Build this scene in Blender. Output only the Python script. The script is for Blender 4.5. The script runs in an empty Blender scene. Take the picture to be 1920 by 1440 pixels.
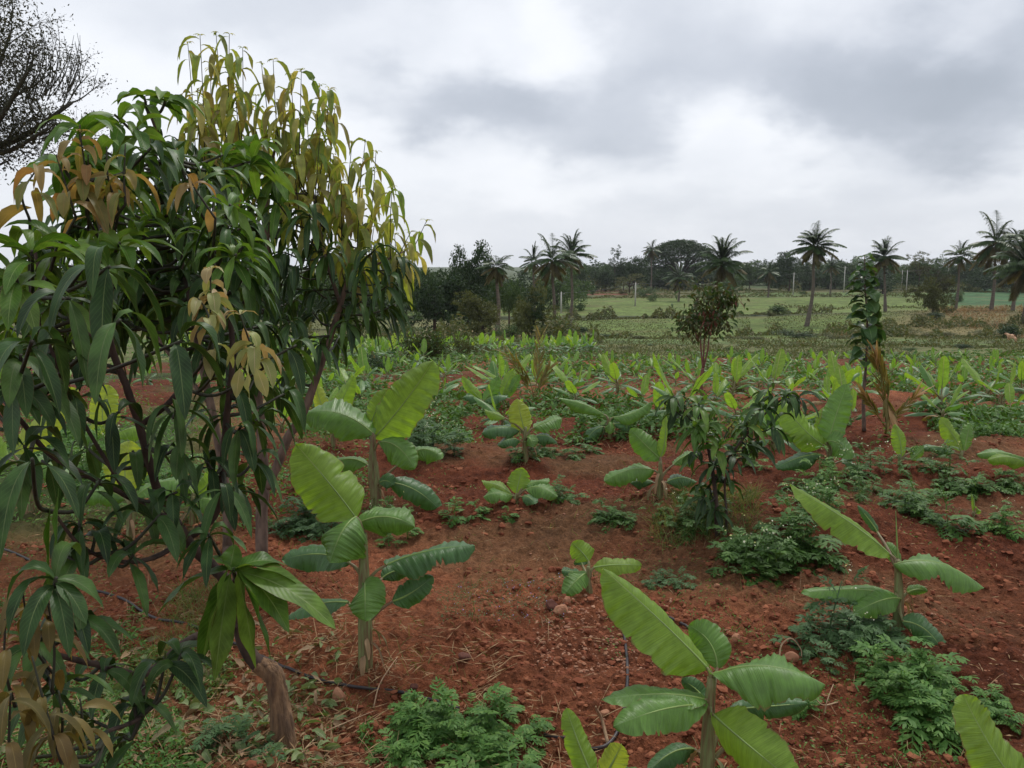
import bpy, math, random
import numpy as np
from mathutils import Vector
R = math.radians
rng = np.random.default_rng(7)
random.seed(7)
S = bpy.context.scene

# ------------------------------------------------------------------ camera
CAMZ, PITCH, F = 1.6, 8.1, 1567.0            # F: focal length in pixels of the 1920-wide photograph
cam_d = bpy.data.cameras.new('camera'); cam = bpy.data.objects.new('camera', cam_d)
S.collection.objects.link(cam); S.camera = cam
cam.location = (0, 0, CAMZ); cam.rotation_euler = (R(90 - PITCH), 0, 0)
cam_d.sensor_width = 36; cam_d.lens = 36 * F / 1920
cam_d.clip_start = 0.05; cam_d.clip_end = 12000
S.render.resolution_x, S.render.resolution_y = 1024, 768
S.view_settings.view_transform = 'Standard'; S.view_settings.look = 'None'
S.view_settings.exposure = 0.40; S.view_settings.gamma = 1
S.cycles.max_bounces = 8; S.cycles.transparent_max_bounces = 8
S.cycles.diffuse_bounces = 4; S.cycles.transmission_bounces = 4
S.cycles.use_denoising = True

HAZE = 0.00013
# ------------------------------------------------------------------ sun
SUN_EL, SUN_AZ = 58, 25                        # azimuth measured from +Y (view direction) towards +X
sd = bpy.data.lights.new('sun', 'SUN'); sun = bpy.data.objects.new('sun', sd)
S.collection.objects.link(sun)
sd.energy = 1.45; sd.angle = R(10); sd.color = (1.0, 0.965, 0.90)
sun_dir = Vector((math.sin(R(SUN_AZ)) * math.cos(R(SUN_EL)), math.cos(R(SUN_AZ)) * math.cos(R(SUN_EL)), math.sin(R(SUN_EL))))
sun.rotation_euler = sun_dir.to_track_quat('Z', 'Y').to_euler()

# ------------------------------------------------------------------ sky: Nishita behind a heavy cloud layer
W = bpy.data.worlds.new('World'); S.world = W; W.use_nodes = True
wt = W.node_tree; wt.nodes.clear()
def wn(t, **k):
    n = wt.nodes.new(t)
    for a, b in k.items(): setattr(n, a, b)
    return n
def wm(op, a, b=None, c=None, clamp=False):
    n = wn('ShaderNodeMath', operation=op); n.use_clamp = clamp
    for i, v in enumerate((a, b, c)):
        if v is None: continue
        if isinstance(v, (int, float)): n.inputs[i].default_value = v
        else: wt.links.new(v, n.inputs[i])
    return n.outputs[0]
sky = wn('ShaderNodeTexSky', sky_type='NISHITA'); sky.sun_disc = False
sky.sun_elevation = R(SUN_EL); sky.sun_rotation = R(SUN_AZ); sky.dust_density = 3.0
tc = wn('ShaderNodeTexCoord')
sx = wn('ShaderNodeSeparateXYZ'); wt.links.new(tc.outputs['Generated'], sx.inputs[0])
X, Y, Z = sx.outputs
zc = wm('MAXIMUM', Z, 0.0)
az = wm('ARCTAN2', X, Y); el = wm('ARCSINE', wm('MINIMUM', Z, 0.9999))
# cloud-plane coordinates (far clouds flatten towards the horizon)
den = wm('ADD', zc, 0.45)
cx_, cy_ = wm('DIVIDE', X, den), wm('DIVIDE', Y, den)
comb = wn('ShaderNodeCombineXYZ'); wt.links.new(cx_, comb.inputs[0]); wt.links.new(cy_, comb.inputs[1])
def wnoise(scale, detail, rough, off=0.0, dist=0.0):
    n = wn('ShaderNodeTexNoise'); n.inputs['Scale'].default_value = scale
    n.inputs['Detail'].default_value = detail; n.inputs['Roughness'].default_value = rough
    n.inputs['Distortion'].default_value = dist
    m = wn('ShaderNodeMapping'); m.inputs['Location'].default_value = (off, off * 1.7, off * .6)
    wt.links.new(comb.outputs[0], m.inputs[0]); wt.links.new(m.outputs[0], n.inputs[0])
    return n
nw = wnoise(3.4, 8, 0.56, 3.1)
nwc = wn('ShaderNodeSeparateColor'); wt.links.new(nw.outputs['Color'], nwc.inputs[0])
azd = wm('ADD', az, wm('MULTIPLY', wm('SUBTRACT', nwc.outputs[0], 0.5), 0.27))
eld = wm('ADD', el, wm('MULTIPLY', wm('SUBTRACT', nwc.outputs[1], 0.5), 0.17))
def ae(px, py):
    x, y, z = (px - 960) / F, (720 - py) / F, 1.0
    fy = z * math.cos(R(PITCH)) + y * math.sin(R(PITCH)); fz = -z * math.sin(R(PITCH)) + y * math.cos(R(PITCH))
    return math.atan2(x, fy), math.atan2(fz, math.hypot(x, fy))
lum = 0.765
# (px, py, half width, half height, amount): cloud masses of this sky, in azimuth / elevation
for (px, py, wx, wy, am) in [
    (560, 30, 330, 75, -.18), (800, 75, 190, 55, .16), (860, 165, 190, 62, -.40), (1130, 205, 190, 75, -.30), (1150, 290, 110, 50, -.12), (1690, 190, 230, 120, -.42),
    (1450, 120, 200, 90, -.24), (1880, 110, 160, 150, -.30), (1830, 40, 60, 45, .22),
    (1060, 70, 85, 110, .15), (1000, 20, 160, 50, .07), (1260, 30, 130, 90, -.10), (1560, 275, 160, 42, .22), (1330, 215, 90, 50, .18), (1020, 330, 260, 50, .09),
    (1800, 330, 200, 32, .08), (230, 150, 300, 130, .14), (700, 260, 170, 70, .10), (1240, 430, 900, 50, -.04),
    (1500, 380, 500, 40, -.06)]:
    a0, e0 = ae(px, py)
    dx = wm('DIVIDE', wm('SUBTRACT', azd, a0), wx / F * .93); dy = wm('DIVIDE', wm('SUBTRACT', eld, e0), wy / F)
    r2 = wm('ADD', wm('MULTIPLY', dx, dx), wm('MULTIPLY', dy, dy))
    g = wm('EXPONENT', wm('MULTIPLY', wm('POWER', r2, 1.6), -1.0))
    lum = wm('MULTIPLY_ADD', g, am, lum)
n2 = wnoise(2.8, 9, 0.52, 9.0, .2); n3 = wnoise(9, 6, 0.55, 5.0)
lum = wm('ADD', lum, wm('MULTIPLY', wm('SUBTRACT', n2.outputs['Fac'], 0.5), 0.30))
lum = wm('ADD', lum, wm('MULTIPLY', wm('SUBTRACT', n3.outputs['Fac'], 0.5), 0.10))
ramp = wn('ShaderNodeValToRGB'); wt.links.new(lum, ramp.inputs[0])
cr = ramp.color_ramp; cr.interpolation = 'B_SPLINE'
cr.elements[0].position = 0.08; cr.elements[0].color = (0.31, 0.345, 0.40, 1)
cr.elements[1].position = 1.0; cr.elements[1].color = (0.80, 0.815, 0.85, 1)
for p, c in ((0.42, (0.43, 0.465, 0.53, 1)), (0.66, (0.58, 0.61, 0.665, 1)), (0.82, (0.69, 0.715, 0.76, 1))):
    e = cr.elements.new(p); e.color = c
bg1 = wn('ShaderNodeBackground'); bg1.inputs[1].default_value = 0.10; wt.links.new(sky.outputs[0], bg1.inputs[0])
bg2 = wn('ShaderNodeBackground'); bg2.inputs[1].default_value = 1.0; wt.links.new(ramp.outputs[0], bg2.inputs[0])
mx = wn('ShaderNodeMixShader'); mx.inputs[0].default_value = 0.93
wt.links.new(bg1.outputs[0], mx.inputs[1]); wt.links.new(bg2.outputs[0], mx.inputs[2])
wo = wn('ShaderNodeOutputWorld'); wt.links.new(mx.outputs[0], wo.inputs[0])

# ------------------------------------------------------------------ helpers: noise
def _h(ix, iy, s):
    n = (ix.astype(np.int64) * 374761393 + iy.astype(np.int64) * 668265263 + s * 1274126177) & 0xffffffff
    n = ((n ^ (n >> 13)) * 1274126177) & 0xffffffff
    return ((n ^ (n >> 16)) & 0xffff) / 65535.0
def vn(x, y, s=0):
    x = np.asarray(x, float); y = np.asarray(y, float)
    ix, iy = np.floor(x), np.floor(y); fx, fy = x - ix, y - iy
    fx = fx * fx * fx * (fx * (fx * 6 - 15) + 10); fy = fy * fy * fy * (fy * (fy * 6 - 15) + 10)
    a, b, c, d = _h(ix, iy, s), _h(ix + 1, iy, s), _h(ix, iy + 1, s), _h(ix + 1, iy + 1, s)
    return (a * (1 - fx) + b * fx) * (1 - fy) + (c * (1 - fx) + d * fx) * fy
def fbm(x, y, o=4, s=0, g=.5):
    t, a, n = 0, 1, 0
    for i in range(o):
        c_, s_ = math.cos(i * .7 + .4), math.sin(i * .7 + .4)
        t = t + a * vn((x * c_ - y * s_) * 2 ** i, (x * s_ + y * c_) * 2 ** i, s + i * 17); n += a; a *= g
    return t / n
def sm(a, b, x):
    t = np.clip((x - a) / (b - a), 0, 1); return t * t * (3 - 2 * t)

# ------------------------------------------------------------------ helpers: terrain height and pixel <-> ground
_zy = np.array([-80, 0, 6, 9, 12, 20, 30, 45, 90, 125, 150, 200, 300, 450, 700, 1500, 4000, 9000])
_zz = np.array([0, 0, 0, -.03, -.26, -1.0, -1.62, -2.75, -5.5, -6.5, -6.9, -6.5, -5.9, -6.2, -9, -10, 6, 6])
_d = np.linspace(-80, 1600, 3361); _zi = np.interp(_d, _zy, _zz)
for _k in range(3): _zi = np.convolve(np.pad(_zi, 6, 'edge'), np.ones(13) / 13, 'valid')
MOUNDS = []                                     # (x, y, radius, height)
def height(x, y, fine=True):
    x = np.asarray(x, float); y = np.asarray(y, float)
    z = np.where(y < 1500, np.interp(y, _d, _zi), np.interp(y, _zy, _zz))
    z = z + 1.7 * np.exp(-((x - 62) / 24) ** 2 - ((y - 105) / 30) ** 2)
    z = z + 0.5 * (fbm(x / 25, y / 25, 3, 5) - .5) * sm(30, 80, y)
    if fine:
        near = 1 - sm(28, 40, y)
        z = z + near * (0.15 * (fbm(x * .55, y * .75, 2, 11) - .5))
        z = z + near * 0.045 * np.sin((y + .25 * x + .5 * fbm(x * .4, y * .4, 2, 3)) * 3.6)
        n1 = 1 - sm(10, 22, y)
        z = z + n1 * 0.055 * (fbm(x * 3.2, y * 3.2, 2, 21) - .5)
        r = fbm(x * 9, y * 9, 3, 31, .6)
        z = z + n1 * 0.052 * (np.abs(r - .5) * 2 - .2)
        n0 = 1 - sm(5, 9, y)
        z = z + n0 * 0.022 * (fbm(x * 30, y * 30, 2, 41, .7) - .5)
    for (mxx, my, mr, mh) in MOUNDS:
        z = z + mh * np.exp(-((x - mxx) ** 2 + (y - my) ** 2) / (mr * mr))
    return z
CP, SP = math.cos(R(PITCH)), math.sin(R(PITCH))
def P(px, py, d):
    a, b = (px - 960) / F * d, (720 - py) / F * d
    return np.array((a, d * CP + b * SP, CAMZ - d * SP + b * CP))
def G(px, py):
    v = P(px, py, 1) - np.array((0, 0, CAMZ)); t = np.concatenate([np.linspace(.8, 40, 3000), np.linspace(40.1, 500, 3000)])
    hx, hy, hz = v[0] * t, v[1] * t, CAMZ + v[2] * t
    gz = height(hx, hy); i = np.argmax(hz < gz)
    if hz[i] >= gz[i]: i = len(t) - 1
    return np.array((hx[i], hy[i], gz[i]))
def depth_of(p): return p[1] * CP - (p[2] - CAMZ) * SP
def unit(v):
    v = np.asarray(v, float); return v / (np.linalg.norm(v, axis=-1, keepdims=True) + 1e-9)

# ------------------------------------------------------------------ helpers: objects
def tag(o, label=None, cat=None, group=None, kind=None):
    if label: o['label'] = label
    if cat: o['category'] = cat
    if group: o['group'] = group
    if kind: o['kind'] = kind
    return o
def empty(name, loc, label, cat, group=None):
    o = bpy.data.objects.new(name, None); S.collection.objects.link(o)
    o.location = tuple(float(v) for v in loc); o.empty_display_size = .1
    return tag(o, label, cat, group)
def copy_tree(o, parent=None):
    c = o.copy(); S.collection.objects.link(c); c.parent = parent
    for ch in o.children: copy_tree(ch, c)
    return c
class Acc:
    def __init__(s): s.v, s.q, s.t, s.uv, s.qm, s.tm, s.n = [], [], [], [], [], [], 0
    def add(s, V, Q=None, UV=None, T=None, m=0):
        V = np.asarray(V, float).reshape(-1, 3)
        s.v.append(V); s.uv.append(np.zeros((len(V), 2)) if UV is None else np.asarray(UV).reshape(-1, 2))
        if Q is not None and len(Q): Q = np.asarray(Q, np.int64); s.q.append(Q + s.n); s.qm.append(np.full(len(Q), m))
        if T is not None and len(T): T = np.asarray(T, np.int64); s.t.append(T + s.n); s.tm.append(np.full(len(T), m))
        s.n += len(V)
    def merge(s, o, loc=(0, 0, 0), rz=0, sc=1.0, tilt=0):
        c, n = math.cos(rz), math.sin(rz); M = np.array(((c, -n, 0), (n, c, 0), (0, 0, 1)))
        if tilt: M = M @ np.array(((1, 0, 0), (0, math.cos(tilt), -math.sin(tilt)), (0, math.sin(tilt), math.cos(tilt))))
        for V in o.v: s.v.append(V @ M.T * sc + np.asarray(loc))
        s.uv += o.uv; s.q += [q + s.n for q in o.q]; s.t += [t + s.n for t in o.t]; s.qm += o.qm; s.tm += o.tm; s.n += o.n
    def build(s, name, mats, parent=None, smooth=True, origin=None):
        V = np.concatenate(s.v); UV = np.concatenate(s.uv)
        q = np.concatenate(s.q) if s.q else np.zeros((0, 4), np.int64); t = np.concatenate(s.t) if s.t else np.zeros((0, 3), np.int64)
        mi = np.concatenate([np.concatenate(s.qm) if s.q else [], np.concatenate(s.tm) if s.t else []]).astype(np.int32)
        off = np.array(parent.location) if parent is not None else (np.array(origin) if origin is not None else np.zeros(3))
        me = bpy.data.meshes.new(name); me.vertices.add(len(V)); me.vertices.foreach_set('co', (V - off).astype(np.float32).ravel())
        li = np.concatenate([q.ravel(), t.ravel()]).astype(np.int32)
        me.loops.add(len(li)); me.loops.foreach_set('vertex_index', li)
        npoly = len(q) + len(t); me.polygons.add(npoly)
        ls = np.concatenate([np.arange(len(q)) * 4, len(q) * 4 + np.arange(len(t)) * 3]).astype(np.int32)
        me.polygons.foreach_set('loop_start', ls)
        me.polygons.foreach_set('material_index', mi)
        me.polygons.foreach_set('use_smooth', np.full(npoly, smooth))
        uvl = me.uv_layers.new(name='UVMap'); uvl.data.foreach_set('uv', UV[li].astype(np.float32).ravel())
        for m in (mats if isinstance(mats, (list, tuple)) else [mats]): me.materials.append(m)
        me.update(calc_edges=True); me.validate()
        o = bpy.data.objects.new(name, me); S.collection.objects.link(o)
        if parent is not None: o.parent = parent
        elif origin is not None: o.location = tuple(float(a) for a in origin)
        return o

def smooth_path(pts, k=6):
    pts = np.asarray(pts, float)
    if len(pts) < 3:
        t = np.linspace(0, 1, k + 1)[:, None]; return pts[0] * (1 - t) + pts[-1] * t
    p = np.vstack([2 * pts[0] - pts[1], pts, 2 * pts[-1] - pts[-2]]); out = []
    for i in range(1, len(p) - 2):
        for t in np.linspace(0, 1, k, endpoint=False):
            a, b, c, d = p[i - 1], p[i], p[i + 1], p[i + 2]
            out.append(.5 * (2 * b + (c - a) * t + (2 * a - 5 * b + 4 * c - d) * t * t + (3 * b - a - 3 * c + d) * t ** 3))
    out.append(pts[-1]); return np.array(out)
def tube(acc, path, rad, sides=8, m=0, jit=0.0):
    path = np.asarray(path, float); n = len(path); rad = np.interp(np.linspace(0, 1, n), np.linspace(0, 1, len(np.atleast_1d(rad))), np.atleast_1d(rad))
    T = unit(np.gradient(path, axis=0)); a = np.array((1., 0, 0)) if abs(T[0][0]) < .8 else np.array((0, 1., 0))
    u = unit(np.cross(T[0], a)); ang = np.arange(sides) / sides * 2 * math.pi; V = []
    for i in range(n):
        u = unit(u - T[i] * np.dot(u, T[i])); w = np.cross(T[i], u)
        r = rad[i] * (1 + (jit * rng.standard_normal(sides) if jit else 0))
        V.append(path[i] + np.outer(np.cos(ang) * r, u) + np.outer(np.sin(ang) * r, w))
    V = np.concatenate(V); i, j = np.meshgrid(np.arange(n - 1), np.arange(sides), indexing='ij'); j2 = (j + 1) % sides
    Q = np.stack([i * sides + j, i * sides + j2, (i + 1) * sides + j2, (i + 1) * sides + j], -1).reshape(-1, 4)
    uv = np.stack(np.meshgrid(np.linspace(0, 1, n), ang / 6.283, indexing='ij'), -1).reshape(-1, 2)[:, ::-1]
    V = np.vstack([V, path[0], path[-1]]); uv = np.vstack([uv, (0, 0), (0, 1)]); jj = np.arange(sides); b = n * sides
    T3 = np.concatenate([np.stack([np.full(sides, b), (jj + 1) % sides, jj], -1), np.stack([np.full(sides, b + 1), (n - 1) * sides + jj, (n - 1) * sides + (jj + 1) % sides], -1)])
    acc.add(V, Q, uv, T3, m)

def prof_mango(s): return np.clip(np.sin(np.pi * np.clip((s - .06) / .94, 0, 1) ** .8), 0, 1) ** .75 * (s > .05) + .06 * (s <= .08)
def prof_oval(s): return np.sin(np.pi * s ** .8) ** .6 + .03
def prof_grass(s): return (1 - s) ** .6 * .9 + .05
def prof_lobe(s): return .35 + .65 * np.sin(np.pi * s ** .7)
def prof_round(s): return np.sqrt(np.clip(1 - (2 * s - 1) ** 2, 0, 1)) + .04
def blades(acc, base, d, L, W, droop=1.0, roll=0.0, nseg=6, nx=3, prof=prof_mango, fold=.25, wave=0.0, m=0):
    base = np.atleast_2d(base); K = len(base); f = lambda v: np.broadcast_to(np.asarray(v, float), (K,))
    d = unit(np.broadcast_to(np.atleast_2d(d), (K, 3))); L, W, droop, roll, fold, wave = map(f, (L, W, droop, roll, fold, wave))
    s = np.linspace(0, 1, nseg + 1)
    D = d[:, None, :] + np.array((0, 0, -1.)) * (droop[:, None] * s[None] ** 1.1)[..., None]; D = unit(D)
    seg = (D[:, :-1] + D[:, 1:]) / 2 * (L / nseg)[:, None, None]
    C = base[:, None, :] + np.concatenate([np.zeros((K, 1, 3)), np.cumsum(seg, 1)], 1)
    s0 = np.cross(d, (0, 0, 1.)); bad = np.linalg.norm(s0, axis=1) < .15; s0[bad] = np.cross(d[bad], (1., .3, 0)); s0 = unit(s0)
    s1 = np.cross(d, s0); side = s0 * np.cos(roll)[:, None] + s1 * np.sin(roll)[:, None]
    sd_ = unit(side[:, None, :] - D * (side[:, None, :] * D).sum(-1, keepdims=True)); N = np.cross(sd_, D)
    x = np.linspace(-1, 1, nx); w = (W / 2)[:, None] * prof(s)[None]
    ph = rng.random(K)[:, None] * 6.28
    wv = wave[:, None, None] * W[:, None, None] * np.sin(s * 11 + ph)[..., None] * np.sign(x) * np.abs(x) + wave[:, None, None] * .6 * W[:, None, None] * np.sin(s * 17 + ph * 2)[..., None] * np.abs(x)
    V = C[:, :, None, :] + sd_[:, :, None, :] * (w[:, :, None] * x * np.cos(fold)[:, None, None])[..., None] \
        + N[:, :, None, :] * (w[:, :, None] * np.abs(x) * np.sin(fold)[:, None, None] + wv * prof(s)[None, :, None])[..., None]
    n1 = (nseg + 1) * nx; i, j = np.meshgrid(np.arange(nseg), np.arange(nx - 1), indexing='ij')
    q = np.stack([i * nx + j, i * nx + j + 1, (i + 1) * nx + j + 1, (i + 1) * nx + j], -1).reshape(-1, 4)
    Q = (q[None] + (np.arange(K) * n1)[:, None, None]).reshape(-1, 4)
    uv = np.broadcast_to(np.stack(np.meshgrid(s, x * .5 + .5, indexing='ij'), -1)[..., ::-1], (K, nseg + 1, nx, 2))
    acc.add(V, Q, uv, None, m); return C
def rdir(K, zlo=-1, zhi=1):
    z = rng.uniform(zlo, zhi, K); a = rng.uniform(0, 6.2832, K); r = np.sqrt(1 - z * z); return np.stack([r * np.cos(a), r * np.sin(a), z], -1)
def flakes(acc, c, size, up=0.0, asp=.6, m=0):
    """small pointed leaf faces, one island each"""
    K = len(c); n = unit(rdir(K) + np.array((0, 0, up))); a = unit(np.cross(n, rdir(K))); b = np.cross(n, a)
    size = np.broadcast_to(size, (K,))[:, None]
    V = np.stack([c - a * size, c + b * size * asp * .55 + n * size * .12, c + a * size, c - b * size * asp * .55 + n * size * .12], 1)
    acc.add(V.reshape(-1, 3), np.arange(4 * K).reshape(-1, 4), np.tile(((.5, 0), (1, .5), (.5, 1), (0, .5)), (K, 1)), None, m)

# ------------------------------------------------------------------ materials
def mat(name):
    m = bpy.data.materials.new(name); m.use_nodes = True; t = m.node_tree; t.nodes.clear()
    return m, t
def nd(t, ty, **k):
    n = t.nodes.new(ty)
    for a, b in k.items():
        if a.startswith('i_'): n.inputs[a[2:].replace('_', ' ')].default_value = b
        else: setattr(n, a, b)
    return n
def mth(t, op, a, b=None, c=None, clamp=False):
    n = t.nodes.new('ShaderNodeMath'); n.operation = op; n.use_clamp = clamp
    for i, v in enumerate((a, b, c)):
        if v is None: continue
        if isinstance(v, (int, float)): n.inputs[i].default_value = v
        else: t.links.new(v, n.inputs[i])
    return n.outputs[0]
def cmix(t, fac, a, b, mode='MIX'):
    n = t.nodes.new('ShaderNodeMix'); n.data_type = 'RGBA'; n.blend_type = mode
    for s, v in ((n.inputs[0], fac), (n.inputs[6], a), (n.inputs[7], b)):
        if isinstance(v, (int, float)): s.default_value = v
        elif isinstance(v, tuple): s.default_value = (*v[:3], 1)
        else: t.links.new(v, s)
    return n.outputs[2]
def maprange(t, v, a, b, c=0., d=1.):
    n = nd(t, 'ShaderNodeMapRange'); t.links.new(v, n.inputs[0])
    for i, x in enumerate((a, b, c, d)): n.inputs[i + 1].default_value = x
    return n.outputs[0]
def leafmat(name, cols, trans=.35, rough=.45, rib=None, ribw=.035, veins=0.0, spec=.4, tcol=None, patch=.25, bump=0.0, stripe=0, objrand=False, tips=None, under=0, edge=None):
    m, t = mat(name); L = t.links
    geo = nd(t, 'ShaderNodeNewGeometry'); tc = nd(t, 'ShaderNodeTexCoord'); uv = nd(t, 'ShaderNodeSeparateXYZ'); L.new(tc.outputs['UV'], uv.inputs[0])
    ramp = nd(t, 'ShaderNodeValToRGB'); e = ramp.color_ramp.elements
    e[0].position = 0; e[0].color = (*cols[0], 1); e[1].position = 1; e[1].color = (*cols[-1], 1)
    for i, c in enumerate(cols[1:-1]): x = e.new((i + 1) / (len(cols) - 1)); x.color = (*c, 1)
    if objrand:
        oi = nd(t, 'ShaderNodeObjectInfo'); rr = mth(t, 'FRACT', mth(t, 'ADD', mth(t, 'MULTIPLY', oi.outputs['Random'], .8), mth(t, 'MULTIPLY', geo.outputs['Random Per Island'], .35)))
        L.new(rr, ramp.inputs[0])
    else: L.new(geo.outputs['Random Per Island'], ramp.inputs[0])
    col = ramp.outputs[0]
    if patch:
        nz = nd(t, 'ShaderNodeTexNoise', i_Scale=22.0, i_Detail=3.0); L.new(tc.outputs['Object'], nz.inputs['Vector'])
        col = cmix(t, 1.0, col, mixv(t, maprange(t, nz.outputs[0], .3, .7, 1 - patch, 1 + patch)), 'MULTIPLY')
    if tips:
        f = mth(t, 'MULTIPLY', maprange(t, uv.outputs[1], .75, 1.0), maprange(t, geo.outputs['Random Per Island'], .5, .9)); col = cmix(t, f, col, tips)
    ua = mth(t, 'ABSOLUTE', mth(t, 'SUBTRACT', uv.outputs[0], .5))
    bh = None
    if veins:
        v = mth(t, 'SINE', mth(t, 'MULTIPLY', mth(t, 'SUBTRACT', uv.outputs[1], mth(t, 'MULTIPLY', ua, .35)), 95.0))
        vv = maprange(t, v, .55, 1.0)
        col = cmix(t, mth(t, 'MULTIPLY', vv, veins), col, tuple(min(1, c * 1.8 + .03) for c in cols[-1])); bh = v
    if stripe:
        nz2 = nd(t, 'ShaderNodeTexNoise', i_Scale=1.0, i_Detail=2.0); cb = nd(t, 'ShaderNodeCombineXYZ')
        L.new(mth(t, 'MULTIPLY', mth(t, 'SUBTRACT', uv.outputs[1], mth(t, 'MULTIPLY', ua, .12)), stripe), cb.inputs[0]); L.new(mth(t, 'MULTIPLY', uv.outputs[0], 2.0), cb.inputs[1])
        L.new(cb.outputs[0], nz2.inputs['Vector'])
        col = cmix(t, 1.0, col, mixv(t, maprange(t, nz2.outputs[0], .25, .75, .80, 1.2)), 'MULTIPLY'); bh = nz2.outputs[0]
    if under: col = cmix(t, mth(t, 'MULTIPLY', geo.outputs['Backfacing'], under), col, tuple(min(1, c * .6 + .16 * k) for c, k in zip(cols[-1], (.8, 1.2, .55))))
    if edge:
        en = nd(t, 'ShaderNodeTexNoise', i_Scale=30.0, i_Detail=4.0); L.new(tc.outputs['Object'], en.inputs['Vector'])
        col = cmix(t, mth(t, 'MULTIPLY', maprange(t, mth(t, 'ADD', ua, mth(t, 'MULTIPLY', mth(t, 'SUBTRACT', en.outputs[0], .5), .12)), .475, .50), .8), col, edge)
        sn = nd(t, 'ShaderNodeTexVoronoi', i_Scale=38.0); L.new(tc.outputs['Object'], sn.inputs['Vector']); sp_ = mth(t, 'MULTIPLY', maprange(t, sn.outputs['Distance'], .10, .04), maprange(t, en.outputs[0], .55, .62)); col = cmix(t, mth(t, 'MULTIPLY', sp_, .7), col, edge)
    if rib: col = cmix(t, maprange(t, ua, ribw, ribw * .5), col, rib)
    b = nd(t, 'ShaderNodeBsdfPrincipled', i_Roughness=rough); b.inputs['Specular IOR Level'].default_value = spec; L.new(col, b.inputs['Base Color'])
    tr = nd(t, 'ShaderNodeBsdfTranslucent'); L.new(cmix(t, 1.0, col, tcol or (1.35, 1.3, .55), 'MULTIPLY'), tr.inputs[0])
    if bump and bh is not None:
        bp = nd(t, 'ShaderNodeBump', i_Strength=bump, i_Distance=.004); L.new(bh, bp.inputs['Height']); L.new(bp.outputs[0], b.inputs['Normal'])
    ms = nd(t, 'ShaderNodeMixShader'); ms.inputs[0].default_value = trans; L.new(b.outputs[0], ms.inputs[1]); L.new(tr.outputs[0], ms.inputs[2])
    o = nd(t, 'ShaderNodeOutputMaterial'); L.new(ms.outputs[0], o.inputs[0]); return m
def mixv(t, val):
    c = nd(t, 'ShaderNodeCombineXYZ')
    for i in range(3): t.links.new(val, c.inputs[i])
    return c.outputs[0]
def solid(name, c1, c2=None, scale=20.0, rough=.8, bump=.4, stretch=(1, 1, 1), spec=.3, bd=.01, detail=5.0):
    m, t = mat(name); L = t.links; tc = nd(t, 'ShaderNodeTexCoord'); mp = nd(t, 'ShaderNodeMapping'); mp.inputs['Scale'].default_value = stretch
    L.new(tc.outputs['Object'], mp.inputs[0]); nz = nd(t, 'ShaderNodeTexNoise', i_Scale=scale, i_Detail=detail); L.new(mp.outputs[0], nz.inputs['Vector'])
    col = cmix(t, maprange(t, nz.outputs[0], .35, .65), c1, c2 or tuple(c * .6 for c in c1))
    b = nd(t, 'ShaderNodeBsdfPrincipled', i_Roughness=rough); b.inputs['Specular IOR Level'].default_value = spec; L.new(col, b.inputs['Base Color'])
    bp = nd(t, 'ShaderNodeBump', i_Strength=bump, i_Distance=bd); L.new(nz.outputs[0], bp.inputs['Height']); L.new(bp.outputs[0], b.inputs['Normal'])
    o = nd(t, 'ShaderNodeOutputMaterial'); L.new(b.outputs[0], o.inputs[0]); return m

M = {}
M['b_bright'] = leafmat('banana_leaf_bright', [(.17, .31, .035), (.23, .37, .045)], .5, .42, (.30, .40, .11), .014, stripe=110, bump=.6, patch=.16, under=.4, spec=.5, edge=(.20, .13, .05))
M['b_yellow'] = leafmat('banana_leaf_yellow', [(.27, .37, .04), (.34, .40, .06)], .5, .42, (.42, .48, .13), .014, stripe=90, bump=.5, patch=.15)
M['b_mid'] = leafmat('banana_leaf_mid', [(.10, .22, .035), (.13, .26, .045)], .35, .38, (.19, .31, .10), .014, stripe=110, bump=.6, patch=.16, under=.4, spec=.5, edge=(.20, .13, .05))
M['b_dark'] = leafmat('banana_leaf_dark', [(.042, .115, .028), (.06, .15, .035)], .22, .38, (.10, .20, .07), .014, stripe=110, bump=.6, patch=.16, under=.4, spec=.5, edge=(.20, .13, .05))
M['b_far'] = leafmat('banana_leaf_field', [(.045, .12, .04), (.07, .17, .045), (.10, .22, .05), (.13, .26, .05)], .38, .42, (.35, .45, .18), .04, stripe=30, patch=.15)
M['b_fary'] = leafmat('banana_leaf_field_young', [(.11, .24, .04), (.18, .33, .05), (.30, .41, .06)], .45, .42, (.45, .5, .2), .04, stripe=30, patch=.15)
M['b_dead'] = leafmat('banana_leaf_dried', [(.20, .14, .06), (.27, .19, .085)], .25, .7, (.3, .22, .1), .02, stripe=40, patch=.3)
M['b_stem'] = solid('banana_pseudostem', (.20, .24, .095), (.15, .085, .045), 10, .5, .5, (7, 7, .5))
M['b_rib'] = solid('banana_midrib', (.22, .32, .08), (.17, .24, .07), 12, .4, .1)
M['b_riby'] = solid('banana_petiole', (.19, .19, .08), (.17, .10, .06), 12, .45, .1)
M['m_dark'] = leafmat('mango_leaf_mature', [(.018, .044, .013), (.028, .064, .017), (.042, .092, .022), (.07, .135, .028)], .2, .45, (.12, .17, .06), .028, .12, spec=.25, patch=.4, edge=(.10, .075, .03), bump=.06)
M['m_mid'] = leafmat('mango_leaf_fresh', [(.05, .12, .018), (.08, .17, .025), (.14, .23, .04)], .36, .42, (.2, .28, .09), .028, .12, patch=.35, spec=.3, edge=(.14, .10, .03), bump=.08)
M['m_yel'] = leafmat('mango_flush_yellow_green', [(.24, .32, .05), (.36, .40, .085), (.44, .39, .12), (.16, .27, .045), (.32, .25, .09), (.12, .22, .04)], .5, .5, (.36, .32, .10), .03, .15, patch=.3, tcol=(1.2, 1.1, .6), tips=(.2, .10, .03))
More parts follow.
